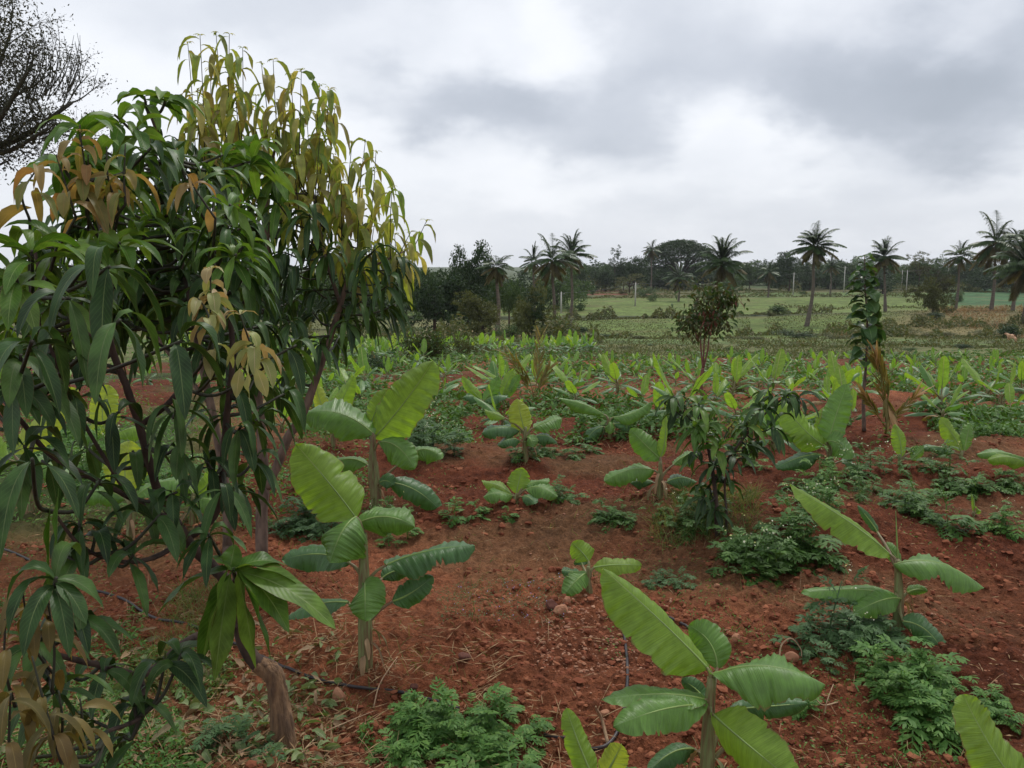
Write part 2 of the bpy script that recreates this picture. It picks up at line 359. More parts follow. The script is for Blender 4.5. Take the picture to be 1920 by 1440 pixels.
M['m_org'] = leafmat('mango_flush_orange_brown', [(.25, .19, .06), (.34, .23, .09), (.22, .20, .05), (.15, .19, .04), (.32, .18, .07), (.20, .22, .06)], .48, .5, (.36, .26, .10), .03, .15, patch=.3, tcol=(1.2, 1.0, .6))
M['m_pale'] = leafmat('mango_flush_pale_tan', [(.40, .31, .14), (.42, .28, .13), (.34, .34, .13), (.26, .30, .08)], .35, .5, (.5, .42, .22), .03, .15, patch=.15, tcol=(1.1, 1.0, .7))
M['m_brn'] = leafmat('mango_leaf_dull_gold', [(.15, .12, .03), (.21, .155, .04), (.12, .11, .03), (.18, .11, .035)], .35, .5, (.26, .19, .06), .03, .1, patch=.25, tcol=(1.1, 1.0, .6))
M['bark'] = solid('bark_brown', (.085, .055, .042), (.04, .028, .023), 30, .9, .7, (1, 1, .35))
M['bark2'] = solid('bark_pinkish', (.175, .12, .09), (.075, .052, .04), 26, .9, .6, (1, 1, .35))
M['stump'] = solid('bark_tan', (.24, .14, .075), (.11, .065, .04), 34, .9, 1.0, (1.4, 1.4, .22), bd=.03)
M['twig'] = solid('twig_green_brown', (.045, .05, .028), (.035, .03, .022), 30, .7, .3)
M['twigr'] = solid('twig_red', (.17, .07, .05), (.12, .045, .035), 30, .7, .3)
M['weed'] = leafmat('weed_leaf', [(.06, .15, .03), (.09, .20, .04), (.15, .27, .06)], .3, .55, None, patch=.15, spec=.25)
M['weedd'] = leafmat('weed_leaf_dark', [(.048, .11, .022), (.07, .15, .03), (.10, .19, .04)], .25, .55, None, patch=.15, spec=.25)
M['weedb'] = leafmat('weed_leaf_bluish', [(.06, .125, .045), (.09, .165, .065), (.07, .14, .04)], .25, .55, None, patch=.15, spec=.25)
M['flower'] = leafmat('weed_flower_cream', [(.6, .62, .42), (.75, .75, .6)], .3, .6, None, patch=0)
M['flowerb'] = leafmat('weed_flower_blue', [(.22, .30, .75), (.35, .42, .85)], .3, .6, None, patch=0)
M['grass'] = leafmat('grass_blade', [(.06, .12, .03), (.11, .17, .045), (.24, .21, .09)], .35, .6, None, patch=.1, spec=.2)
M['dry'] = leafmat('dry_straw', [(.28, .17, .09), (.36, .24, .13), (.20, .11, .06)], .15, .8, None, patch=.1, spec=.2)
M['litter'] = leafmat('dry_leaf', [(.24, .13, .07), (.36, .23, .13), (.15, .09, .05), (.20, .22, .10)], .15, .7, (.3, .22, .13), .03, .2, patch=.2)
M['pale_green'] = leafmat('wilting_leaf', [(.14, .20, .07), (.20, .25, .10), (.10, .17, .05)], .25, .6, (.3, .33, .18), .04, .2, patch=.2)
M['coco'] = leafmat('coconut_leaflet', [(.03, .065, .02), (.05, .09, .03), (.075, .12, .04)], .25, .4, None, patch=.1)
M['cocod'] = leafmat('coconut_leaflet_dull', [(.10, .09, .03), (.13, .10, .035), (.07, .075, .025)], .25, .6, None, patch=.1)
M['cocoy'] = leafmat('young_palm_leaf', [(.17, .145, .035), (.22, .16, .045), (.11, .15, .035)], .4, .5, (.35, .3, .1), .05, patch=.2)
M['cocotip'] = leafmat('young_palm_tip', [(.45, .28, .14), (.40, .24, .10)], .3, .6, None, patch=.1)
M['palmtrunk'] = solid('palm_trunk', (.16, .13, .105), (.09, .075, .06), 3, .9, .5, (1, 1, 6))
M['t_dark'] = leafmat('tree_leaf_dark', [(.020, .042, .018), (.032, .062, .022), (.045, .080, .028)], .22, .5, None, patch=0, spec=.25)
M['t_mid'] = leafmat('tree_leaf_mid', [(.035, .07, .022), (.055, .10, .03), (.08, .13, .035)], .28, .5, None, patch=0, spec=.25)
M['t_olive'] = leafmat('tree_leaf_olive', [(.06, .07, .022), (.085, .095, .03), (.11, .12, .045)], .28, .55, None, patch=0, spec=.25)
M['t_red'] = leafmat('tree_leaf_reddish', [(.035, .075, .02), (.06, .105, .028), (.085, .065, .03), (.045, .09, .022)], .28, .5, None, patch=0, spec=.25)
M['t_wine'] = leafmat('tree_leaf_wine', [(.10, .03, .02), (.14, .05, .03)], .28, .5, None, patch=0, spec=.25)
M['t_sparse'] = leafmat('tree_leaf_grey', [(.03, .035, .02), (.05, .055, .03), (.07, .065, .035)], .15, .6, None, patch=0, spec=.25)
M['teak'] = leafmat('sapling_leaf', [(.03, .07, .025), (.045, .10, .03), (.07, .13, .04)], .3, .32, (.12, .2, .07), .04, .3, patch=.15, spec=.2)
M['scrub'] = leafmat('scrub_leaf', [(.07, .095, .035), (.10, .12, .045), (.15, .13, .06), (.055, .085, .03)], .25, .6, None, patch=0, spec=.2)
M['pole'] = solid('concrete_pole', (.50, .48, .44), (.40, .38, .34), 3, .8, .2)
M['wire'] = solid('wire_metal', (.10, .10, .10), (.08, .08, .08), 3, .5, 0)
M['hose'] = solid('black_hose', (.022, .022, .025), (.05, .04, .04), 14, .45, .2)
M['stone'] = solid('stone_orange', (.42, .21, .12), (.30, .13, .075), 24, .9, .8, bd=.01)
M['stoned'] = solid('stone_dark_red', (.13, .05, .035), (.09, .035, .025), 24, .9, .8, bd=.01)
M['hide'] = solid('hide_tan', (.55, .34, .21), (.45, .26, .16), 6, .8, .2)

# ------------------------------------------------------------------ ground
BAN_POS = {}
def _gnd(px, py): g = G(px, py); return g
trunk_base = G(527, 1392); MOUNDS.append((trunk_base[0], trunk_base[1] - .02, .28, .06))
_b = G(685, 1250); MOUNDS.append((_b[0], _b[1], .25, .04))
for _q in ((708, 955), (987, 865), (968, 943), (1106, 1110), (1685, 1175), (1237, 935), (1558, 895), (1145, 822), (1328, 1480)): _b = G(*_q); MOUNDS.append((_b[0], _b[1], .2, .045))
_b = G(1500, 1010); MOUNDS.append((_b[0], _b[1], .9, .07))

SOIL = np.array((.138, .040, .0185)); SOILL = np.array((.27, .094, .044))
def cover(x, y):
    """albedo of the ground cover and how much of it is bare red soil"""
    n = fbm(x / 3, y / 3, 4, 51); n2 = fbm(x / 14, y / 14, 3, 61); n3 = fbm(x / .5, y / .5, 4, 71)
    soil = SOIL * (1 - .55 * n3[..., None]) * 1.25 + (SOILL - SOIL) * sm(.45, .68, n)[..., None]
    c = soil; bare = np.ones_like(x)
    def lay(c, bare, w, col, b=0.0):
        w = np.clip(w, 0, 1); return c * (1 - w[..., None]) + np.array(col) * w[..., None], bare * (1 - w) + b * w
    litter = sm(.53, .70, fbm(x / 1.1, y / 1.1, 4, 81)) * (1 - sm(20, 28, y)) * .5
    c, bare = lay(c, bare, litter, (.17, .105, .05), .7)
    left = sm(-.30, -.42, x / np.maximum(y, 1)) * sm(3.5, 6, y)
    c, bare = lay(c, bare, left * sm(.38, .55, n), (.06, .085, .03))
    yy = y + 5 * (n2 - .5) * np.minimum(1, y / 40) + 1.5 * (n - .5)
    b1 = 26.5 + 0.06 * x * (x > 0) - 3 * sm(3, -12, x)
    c, bare = lay(c, bare, sm(b1 - 1, b1 + 1.5, yy), (.12, .13, .05))
    c, bare = lay(c, bare, sm(44, 48, yy) * (.5 + .5 * sm(.4, .6, n)), (.11, .16, .055))
    u = x / np.maximum(y, 1)
    f1 = sm(60, 66, yy) * (1 - sm(122, 126, yy)) * sm(.02, .06, u) * (1 - sm(.49, .53, u))
    c, bare = lay(c, bare, sm(58, 62, yy), (.12, .125, .05))
    c, bare = lay(c, bare, f1, (.10, .14, .036))
    c, bare = lay(c, bare, sm(124, 127, yy) * (1 - sm(138, 141, yy)), (.055, .07, .03))
    f2 = sm(139, 142, yy) * (1 - sm(205, 209, yy)) * (1 - sm(.52, .56, u))
    c, bare = lay(c, bare, f2, (.108, .148, .040))
    c, bare = lay(c, bare, sm(206, 210, yy), (.10, .10, .045))
    c, bare = lay(c, bare, sm(208, 212, yy) * (1 - sm(238, 246, yy)) * sm(.2, .28, u), (.095, .14, .045))
    c, bare = lay(c, bare, sm(222, 226, yy) * (1 - sm(233, 237, yy)) * (1 - sm(.12, .2, u)), (.17, .065, .04), .6)
    c, bare = lay(c, bare, sm(246, 250, yy) * (1 - sm(262, 266, yy)) * (1 - sm(.10, .16, u)), (.16, .065, .04), .6)
    c, bare = lay(c, bare, sm(270, 290, yy), (.06, .085, .035))
    hill = sm(.42, .50, u + .05 * (n2 - .5)) * sm(60, 75, y) * (1 - sm(150, 165, y))
    c, bare = lay(c, bare, hill, (.155, .13, .058), .2)
    dry = sm(-.13, -.03, u) * (1 - sm(.06, .10, u)) * sm(62, 68, y) * (1 - sm(95, 105, y)); c, bare = lay(c, bare, dry, (.27, .20, .10), .2)
    grn = sm(.50, .54, u) * sm(170, 180, y) * (1 - sm(270, 280, y)); c, bare = lay(c, bare, grn, (.05, .11, .045))
    return c * (.8 + .4 * n2[..., None]), bare
def make_ground():
    ang = np.concatenate([np.linspace(80, 35, 40, endpoint=False), np.linspace(35, 6.2, 560, endpoint=False)])
    r = np.concatenate([CAMZ / np.tan(np.radians(ang)), np.geomspace(CAMZ / math.tan(R(6.2)), 420, 330, endpoint=False), np.geomspace(420, 2400, 60)])
    a = np.concatenate([np.linspace(-180, -44, 50, endpoint=False), np.linspace(-44, 44, 760, endpoint=False), np.linspace(44, 180, 51)])
    A, Rr = np.meshgrid(np.radians(a), r); x, y = Rr * np.sin(A), Rr * np.cos(A); z = height(x, y)
    V = np.stack([x, y, z], -1); n, k = V.shape[:2]
    i, j = np.meshgrid(np.arange(n - 1), np.arange(k - 1), indexing='ij')
    Q = np.stack([i * k + j, (i + 1) * k + j, (i + 1) * k + j + 1, i * k + j + 1], -1).reshape(-1, 4)[:, ::-1]
    V = V.reshape(-1, 3); cc, bare = cover(V[:, 0], V[:, 1])
    acc = Acc(); acc.add(np.vstack([V, (0, 0, height(0., 0.))]), Q, None, np.stack([np.full(k - 1, n * k), np.arange(1, k), np.arange(k - 1)], -1))
    m, t = mat('field_ground'); L = t.links
    at = nd(t, 'ShaderNodeAttribute', attribute_name='cover'); geo = nd(t, 'ShaderNodeNewGeometry'); pos = geo.outputs['Position']
    def nz(sc, det=5.0, ro=.6):
        q = nd(t, 'ShaderNodeTexNoise', i_Scale=sc, i_Detail=det, i_Roughness=ro); L.new(pos, q.inputs['Vector']); return q.outputs[0]
    na, nb, nc, nf, ng = nz(2.2), nz(14., 6., .7), nz(70., 4., .7), nz(.35, 6., .65), nz(1.1, 8., .75)
    bare_ = at.outputs['Alpha']
    near = cmix(t, 1., at.outputs['Color'], mixv(t, mth(t, 'MULTIPLY', maprange(t, nb, .3, .7, .55, 1.45), maprange(t, nc, .3, .7, .6, 1.4))), 'MULTIPLY')
    near = cmix(t, mth(t, 'MULTIPLY', maprange(t, nc, .63, .72), .5), near, (.36, .155, .08))
    near = cmix(t, mth(t, 'MULTIPLY', maprange(t, na, .5, .7), .4), near, (.20, .062, .028))
    far = cmix(t, 1., at.outputs['Color'], mixv(t, mth(t, 'MULTIPLY', maprange(t, nf, .3, .7, .6, 1.4), maprange(t, ng, .3, .7, .35, 1.7))), 'MULTIPLY')
    far = cmix(t, mth(t, 'MULTIPLY', maprange(t, nz(.12, 7., .7), .50, .66), .5), far, (.17, .14, .065))
    col = cmix(t, bare_, far, near)
    b = nd(t, 'ShaderNodeBsdfPrincipled', i_Roughness=.95); b.inputs['Specular IOR Level'].default_value = .15; L.new(col, b.inputs['Base Color'])
    bp = nd(t, 'ShaderNodeBump', i_Strength=1.0, i_Distance=.035); L.new(mth(t, 'ADD', nb, mth(t, 'MULTIPLY', nc, .5)), bp.inputs['Height'])
    L.new(bp.outputs[0], b.inputs['Normal']); o = nd(t, 'ShaderNodeOutputMaterial'); L.new(b.outputs[0], o.inputs[0])
    g = acc.build('ground', m); ca = g.data.color_attributes.new('cover', 'FLOAT_COLOR', 'POINT')
    c4 = np.concatenate([np.vstack([cc, SOIL]), np.append(bare, 1)[:, None]], 1); ca.data.foreach_set('color', c4.astype(np.float32).ravel())
    tag(g, kind='structure')
make_ground()

def gp(x, y): return np.stack([x, y, height(x, y)], -1)
def scatter_px(n, x0, x1, y0, y1, mask=None):
    """ground points seen between two picture rows, evenly spread over the view"""
    px = rng.uniform(x0, x1, n); py = rng.uniform(y0, y1, n)
    tab_d = np.concatenate([np.geomspace(1.2, 420, 1600)]); tz = height(np.zeros_like(tab_d), tab_d, False)
    dep = np.arctan2(CAMZ - tz, tab_d); tab_py = 720 + F * np.tan(dep - R(PITCH))
    yy = np.interp(-py, -tab_py, tab_d); x = (px - 960) / F * (yy * CP + (CAMZ - height(np.zeros_like(yy), yy, False)) * SP)
    if mask is not None: k = mask(x, yy); x, yy = x[k], yy[k]
    return x, yy

# ------------------------------------------------------------------ banana plants
def pb(s):
    a = np.clip(s / .22, 0, 1) ** .55; b = np.clip(1 - np.clip((s - .45) / .55, 0, 1) ** 2.6, 0, 1) ** .6; return a * b * (1 - .06 * np.abs(s - .45)) + .01
def bleaf(acc, p0, p1, p2, width, N, fl=.15, fr=.15, nseg=54, nx=15, rip=.018, tears=(), pet=None, wav=.085, mb=0, mr=1, rr=.006, skew=0):
    p0, p1, p2 = map(lambda v: np.asarray(v, float), (p0, p1, p2)); s = np.linspace(0, 1, nseg + 1)[:, None]
    C = (1 - s) ** 2 * p0 + 2 * s * (1 - s) * p1 + s * s * p2; T = unit(np.gradient(C, axis=0)); L = np.linalg.norm(p2 - p0)
    N = unit(N); Nn = unit(N - T * (T @ N)[:, None]); B = np.cross(T, Nn)
    s = s[:, 0]; x = np.linspace(-1, 1, nx); w = np.repeat((pb(s) * width / 2)[:, None], nx, 1)
    for (s0, sgn, dp) in list(tears) + ([(rng.uniform(.25, .9), rng.choice((-1, 1)), rng.uniform(.08, .4)) for _ in range(3)] if nseg > 40 else []):
        k = 1 - dp * np.exp(-((s - s0) / .011) ** 2); w[:, :] = np.where((x * sgn > 0)[None], w * k[:, None], w)
    fold = np.where(x < 0, fl, fr)[None]; ax = np.abs(x)[None] ** 1.0
    xs = np.linspace(0, 1, nx // 2 + 1); fm = np.where(x < 0, fl, fr) * (.75 + .5 * rng.random())
    hx, hz = np.zeros(nx), np.zeros(nx)
    for q_ in range(nx):
        t_ = np.linspace(0, abs(x[q_]), 12); th_ = fm[q_] * (.25 + 1.25 * t_); hx[q_] = np.trapz(np.cos(th_), t_); hz[q_] = np.trapz(np.sin(th_), t_)
    ph = rng.random(3) * 6.28
    rp = rip * np.sin(s * 60 + ph[0])[:, None] * ax * width + rip * .8 * np.sin(s * 97 + ph[0] * 3)[:, None] * ax * width
    rp = rp + wav * width * (np.sin(s * 9 + ph[1])[:, None] * np.maximum(x, 0)[None] ** 1.5 + np.sin(s * 8 + ph[2])[:, None] * np.maximum(-x, 0)[None] ** 1.5)
    ed = 1 + .03 * np.sin(s * 23 + ph[0])[:, None] * ax + .02 * np.sin(s * 51 + ph[1])[:, None] * ax
    V = C[:, None] + B[:, None] * (w * np.sign(x) * hx * ed)[..., None] + Nn[:, None] * (-w * hz + rp)[..., None] + T[:, None] * (w * ax * .22)[..., None] * (1 - s[:, None, None] * .8)
    i, j = np.meshgrid(np.arange(nseg), np.arange(nx - 1), indexing='ij')
    Q = np.stack([i * nx + j, i * nx + j + 1, (i + 1) * nx + j + 1, (i + 1) * nx + j], -1).reshape(-1, 4)
    acc.add(V, Q, np.stack(np.meshgrid(s, x * .5 + .5, indexing='ij'), -1)[..., ::-1], None, mb)
    rp_ = C[::3] - Nn[::3] * rr * .4
    if pet is not None: tube(acc, smooth_path([pet, pet * .45 + p0 * .55 + (0, 0, .01), p0 + (rp_[1] - p0) * .5], 5), (rr * 2.1, rr * 1.5, rr * 1.1), 6, mr + 1)
    tube(acc, rp_, (rr, rr * .7, rr * .3), 5, mr)
def stem_mesh(base, top, r0, r1):
    a = Acc(); base = np.asarray(base, float) - (0, 0, .03); top = np.asarray(top, float); mid = (base + top) / 2 + rng.normal(0, .008, 3)
    tube(a, smooth_path([base, mid, top], 6), (r0 * 1.15, r0, r1), 12)
    for k in range(3):
        o = rdir(1, -.1, .1)[0] * r0 * .35; f = .5 + .15 * k
        tube(a, smooth_path([base + o, base * (1 - f * .5) + top * f * .5 + o * 1.2, base * (1 - f) + top * f + o * 1.5], 5), (r0 * .8, r0 * .75, r0 * .2), 8)
    return a
BASE_LITTER = Acc()
NF, NT = (0, -1, .25), (0, -.3, .95)
def banana(base_px, stem_top_px, leaves, label, rad=.022, nxt=0.0, depth=None, cat='banana plant'):
    """leaves: (base px,py,dd, mid px,py,dd, tip px,py,dd, width px, normal, fold left, fold right, material, tears) - dd is metres from the plant's depth"""
    g = G(*base_px) if depth is None else P(base_px[0], base_px[1], depth)
    if depth is not None: g[2] = height(g[0], g[1])
    D = depth_of(g); root = empty('banana_plant', g, label, cat, 'young banana plants in the red field')
    top = P(stem_top_px[0], stem_top_px[1], D - .02)
    stem_mesh(g, top, rad, rad * .6).build('pseudostem', M['b_stem'], root)
    for l in leaves:
        bx, by, bd, mx_, my, md, tx, ty, td, w, N, fl, fr, mt = l[:14]; tears = l[14] if len(l) > 14 else ()
        a = Acc(); p0, p1, p2 = P(bx, by, D + bd), P(mx_, my, D + md), P(tx, ty, D + td)
        if N is NT:
            w *= 1.3; nr = rng.uniform(.45, .62)
            if p2[0] > p0[0]: fr, fl = nr, min(fl, .2)
            else: fl, fr = nr, min(fr, .2)
        # attach the petiole to the stem a little below the blade
        ax = unit(top - g); L0 = np.linalg.norm(top - g); tt = np.clip(np.dot(p0 - g, ax) - .55 * np.linalg.norm(np.cross(p0 - g, ax)) - .03, L0 * .25, L0)
        bleaf(a, p0, p1, p2, w * D / F * 1.08, N, fl * 1.8 + .05, fr * 1.5 + .08, tears=tears, pet=g + ax * tt, rr=.0045 * (D / 3.0) ** .3)
        a.build('leaf', [M[mt], M['b_rib'], M['b_riby']], root)
    if rad >= .018:
        a = Acc(); k = 5; az_ = rng.random(k) * 6.28; b_ = g + unit(top - g) * rng.uniform(.05, .16, k)[:, None] + np.stack([np.cos(az_), np.sin(az_), az_ * 0], -1) * rad * .9
        blades(a, b_, np.stack([np.cos(az_), np.sin(az_), az_ * 0 + .2], -1), rng.uniform(.07, .17, k), rng.uniform(.012, .03, k), 5.0, rng.normal(0, .4, k), 7, 5, prof_lobe, .5, .12); a.build('dry_sheath', M['litter'], root)
        n_ = 60; q_ = rng.normal(0, .07, (n_, 2)); a = Acc(); az_ = rng.random(n_) * 6.28
        blades(a, gp(g[0] + q_[:, 0], g[1] + q_[:, 1]) + (0, 0, .006), np.stack([np.cos(az_), np.sin(az_), rng.uniform(0, .7, n_)], -1), rng.uniform(.03, .09, n_), .003, 1.2, 0, 4, 2, prof_lobe, 0, .5); BASE_LITTER.merge(a)
    BAN_POS[label] = g
    return root
T1 = ((.55, 1, .35), (.72, -1, .5))
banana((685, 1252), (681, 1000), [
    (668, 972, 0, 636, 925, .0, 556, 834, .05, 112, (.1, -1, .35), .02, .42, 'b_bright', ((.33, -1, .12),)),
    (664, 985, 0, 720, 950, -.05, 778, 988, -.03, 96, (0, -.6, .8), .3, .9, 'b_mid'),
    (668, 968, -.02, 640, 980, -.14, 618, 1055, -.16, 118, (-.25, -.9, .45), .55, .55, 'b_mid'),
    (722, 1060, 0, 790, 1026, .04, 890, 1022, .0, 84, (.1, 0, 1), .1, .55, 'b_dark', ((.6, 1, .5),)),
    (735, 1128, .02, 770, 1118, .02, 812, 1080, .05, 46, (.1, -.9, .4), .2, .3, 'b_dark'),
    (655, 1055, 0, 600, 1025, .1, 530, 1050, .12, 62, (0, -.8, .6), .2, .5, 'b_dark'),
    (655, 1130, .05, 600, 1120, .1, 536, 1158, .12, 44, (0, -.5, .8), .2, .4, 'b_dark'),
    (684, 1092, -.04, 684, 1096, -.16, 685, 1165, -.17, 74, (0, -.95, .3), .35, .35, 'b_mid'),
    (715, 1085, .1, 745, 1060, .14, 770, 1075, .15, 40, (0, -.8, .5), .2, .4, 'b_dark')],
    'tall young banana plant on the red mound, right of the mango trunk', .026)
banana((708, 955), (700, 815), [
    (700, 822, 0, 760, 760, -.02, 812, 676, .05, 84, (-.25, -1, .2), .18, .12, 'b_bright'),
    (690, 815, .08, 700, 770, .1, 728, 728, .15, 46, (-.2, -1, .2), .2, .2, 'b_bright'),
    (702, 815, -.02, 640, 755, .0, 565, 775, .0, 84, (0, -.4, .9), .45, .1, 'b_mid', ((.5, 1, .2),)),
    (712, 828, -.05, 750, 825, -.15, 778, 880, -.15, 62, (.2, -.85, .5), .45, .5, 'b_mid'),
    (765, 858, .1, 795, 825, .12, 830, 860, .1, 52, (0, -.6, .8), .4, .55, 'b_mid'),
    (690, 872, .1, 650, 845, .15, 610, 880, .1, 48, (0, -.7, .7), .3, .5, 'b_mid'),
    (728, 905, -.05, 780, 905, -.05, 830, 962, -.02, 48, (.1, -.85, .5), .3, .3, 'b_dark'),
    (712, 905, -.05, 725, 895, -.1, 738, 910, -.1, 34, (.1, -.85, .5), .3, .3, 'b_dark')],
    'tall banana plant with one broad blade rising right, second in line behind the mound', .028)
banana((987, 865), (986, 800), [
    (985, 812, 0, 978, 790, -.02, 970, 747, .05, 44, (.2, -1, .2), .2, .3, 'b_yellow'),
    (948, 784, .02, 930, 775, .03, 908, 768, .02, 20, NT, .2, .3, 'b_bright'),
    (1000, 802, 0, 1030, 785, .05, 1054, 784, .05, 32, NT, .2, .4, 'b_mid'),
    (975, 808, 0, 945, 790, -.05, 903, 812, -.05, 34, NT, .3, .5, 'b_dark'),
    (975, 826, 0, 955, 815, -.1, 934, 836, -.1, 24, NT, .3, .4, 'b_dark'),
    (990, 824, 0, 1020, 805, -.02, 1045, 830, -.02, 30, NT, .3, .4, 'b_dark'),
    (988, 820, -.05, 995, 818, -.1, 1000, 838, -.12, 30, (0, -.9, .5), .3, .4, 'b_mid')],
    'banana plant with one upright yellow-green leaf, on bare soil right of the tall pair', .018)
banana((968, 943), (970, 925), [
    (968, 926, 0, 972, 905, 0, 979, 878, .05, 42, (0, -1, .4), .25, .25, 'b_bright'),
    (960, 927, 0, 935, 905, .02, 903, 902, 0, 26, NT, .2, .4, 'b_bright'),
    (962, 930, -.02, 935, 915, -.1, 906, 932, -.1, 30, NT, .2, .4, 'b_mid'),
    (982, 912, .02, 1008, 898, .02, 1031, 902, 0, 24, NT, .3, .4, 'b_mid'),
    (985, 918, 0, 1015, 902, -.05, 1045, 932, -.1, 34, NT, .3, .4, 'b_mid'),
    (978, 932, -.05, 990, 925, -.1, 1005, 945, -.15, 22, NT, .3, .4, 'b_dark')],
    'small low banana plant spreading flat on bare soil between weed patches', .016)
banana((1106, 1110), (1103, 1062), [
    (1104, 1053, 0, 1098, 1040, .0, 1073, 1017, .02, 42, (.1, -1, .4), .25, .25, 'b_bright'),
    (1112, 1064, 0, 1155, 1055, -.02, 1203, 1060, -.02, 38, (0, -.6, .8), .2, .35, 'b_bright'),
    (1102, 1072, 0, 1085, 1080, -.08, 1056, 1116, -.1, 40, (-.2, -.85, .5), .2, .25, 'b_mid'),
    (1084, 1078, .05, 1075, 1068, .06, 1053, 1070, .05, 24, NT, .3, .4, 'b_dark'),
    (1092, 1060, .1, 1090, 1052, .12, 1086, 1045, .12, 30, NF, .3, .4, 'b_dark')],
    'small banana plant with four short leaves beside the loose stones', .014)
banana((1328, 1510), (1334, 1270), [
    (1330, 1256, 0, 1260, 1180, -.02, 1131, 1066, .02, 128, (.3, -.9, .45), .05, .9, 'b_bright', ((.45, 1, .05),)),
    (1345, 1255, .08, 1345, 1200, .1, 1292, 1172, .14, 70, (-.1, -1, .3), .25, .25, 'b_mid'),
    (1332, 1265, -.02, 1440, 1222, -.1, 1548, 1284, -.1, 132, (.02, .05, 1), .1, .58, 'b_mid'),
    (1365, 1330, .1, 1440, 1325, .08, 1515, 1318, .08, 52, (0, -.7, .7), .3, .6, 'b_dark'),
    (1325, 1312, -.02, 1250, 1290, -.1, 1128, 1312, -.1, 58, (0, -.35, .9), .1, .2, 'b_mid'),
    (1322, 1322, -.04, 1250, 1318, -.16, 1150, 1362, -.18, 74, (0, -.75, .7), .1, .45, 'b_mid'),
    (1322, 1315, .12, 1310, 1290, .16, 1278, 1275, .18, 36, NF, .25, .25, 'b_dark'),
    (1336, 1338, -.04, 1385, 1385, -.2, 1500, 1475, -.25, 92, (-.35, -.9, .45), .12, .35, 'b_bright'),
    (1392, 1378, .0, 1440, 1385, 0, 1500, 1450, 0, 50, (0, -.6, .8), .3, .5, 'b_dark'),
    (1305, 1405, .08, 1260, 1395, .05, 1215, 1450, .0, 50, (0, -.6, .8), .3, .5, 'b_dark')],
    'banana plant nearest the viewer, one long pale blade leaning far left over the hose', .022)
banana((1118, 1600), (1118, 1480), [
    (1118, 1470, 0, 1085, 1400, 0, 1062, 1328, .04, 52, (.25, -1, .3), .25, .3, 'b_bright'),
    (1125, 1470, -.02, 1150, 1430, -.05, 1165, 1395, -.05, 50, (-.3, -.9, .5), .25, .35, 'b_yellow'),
    (1140, 1480, .05, 1175, 1440, .05, 1205, 1460, 0, 46, NT, .25, .3, 'b_mid')],
    'banana plant cut by the lower picture edge, an upright leaf beside a yellow one', .018)
banana((1960, 1640), (1950, 1530), [
    (1945, 1520, 0, 1860, 1420, 0, 1806, 1302, .06, 104, (.35, -1, .35), .12, .12, 'b_bright'),
    (1960, 1520, 0, 2030, 1450, 0, 2060, 1430, .06, 80, NT, .2, .3, 'b_mid')],
    'banana plant at the lower right corner showing one broad yellow-edged blade', .022)
banana((1685, 1175), (1683, 1050), [
    (1672, 1042, 0, 1600, 975, -.04, 1480, 910, .0, 74, (.2, -.75, .6), .08, .8, 'b_bright'),
    (1684, 1050, 0, 1682, 1010, 0, 1680, 958, 0, 9, NF, .9, .9, 'b_mid'),
    (1676, 1058, -.04, 1760, 1030, -.08, 1845, 1102, -.08, 84, (.05, 0, 1), .1, .6, 'b_mid', ((.4, 1, .12),)),
    (1690, 1118, 0, 1620, 1095, -.06, 1502, 1112, -.05, 50, (0, -.5, .8), .2, .5, 'b_mid'),
    (1690, 1122, -.04, 1660, 1115, -.1, 1600, 1150, -.12, 50, (0, -.8, .6), .2, .5, 'b_mid'),
    (1690, 1165, -.05, 1740, 1165, -.1, 1772, 1228, -.12, 52, (.1, -.85, .5), .2, .35, 'b_dark'),
    (1700, 1112, 0, 1720, 1100, 0, 1740, 1108, 0, 24, (0, -.8, .5), .4, .6, 'b_mid'),
    (1645, 998, .15, 1640, 985, .15, 1608, 948, .15, 18, NF, .3, .3, 'b_dark'),
    (1690, 1060, .1, 1672, 1030, .12, 1660, 1020, .12, 30, NF, .3, .3, 'b_mid')],
    'banana plant rising out of the long feathery weed patch at the right', .02)
banana((1237, 935), (1238, 865), [
    (1240, 862, 0, 1215, 840, 0, 1182, 804, .02, 44, (.1, -1, .3), .2, .2, 'b_mid'),
    (1238, 858, 0, 1250, 835, 0, 1248, 778, .05, 22, (.4, -1, .2), .3, .5, 'b_bright'),
    (1228, 882, 0, 1185, 868, -.06, 1133, 902, -.06, 40, NT, .25, .35, 'b_mid'),
    (1262, 872, .02, 1280, 850, .02, 1310, 850, .0, 32, NT, .25, .35, 'b_mid'),
    (1248, 905, 0, 1280, 885, 0, 1305, 905, 0, 30, NT, .25, .35, 'b_dark'),
    (1225, 905, .1, 1205, 895, .1, 1180, 905, .1, 24, NT, .25, .35, 'b_dark')],
    'banana plant with a twisted leaf pair, left of the small mango tree', .018)
banana((1558, 895), (1553, 830), [
    (1545, 835, 0, 1510, 815, -.05, 1463, 752, 0, 62, (.3, -.9, .3), .2, .35, 'b_bright'),
    (1552, 832, 0, 1562, 790, .02, 1588, 720, .05, 48, (-.3, -1, .2), .2, .2, 'b_mid'),
    (1545, 835, .1, 1548, 800, .12, 1552, 762, .15, 40, (0, -1, .2), .2, .2, 'b_bright'),
    (1542, 828, .02, 1490, 790, .0, 1432, 812, .0, 34, NT, .25, .5, 'b_mid'),
    (1550, 828, -.05, 1572, 820, -.12, 1597, 860, -.12, 44, (.1, -.9, .4), .2, .35, 'b_mid'),
    (1540, 852, 0, 1500, 850, -.05, 1455, 878, -.06, 36, NT, .25, .5, 'b_dark'),
    (1575, 865, .02, 1605, 860, 0, 1625, 905, 0, 30, NT, .25, .4, 'b_dark')],
    'stout banana plant with two upright leaves in a V, right of the small mango tree', .024)
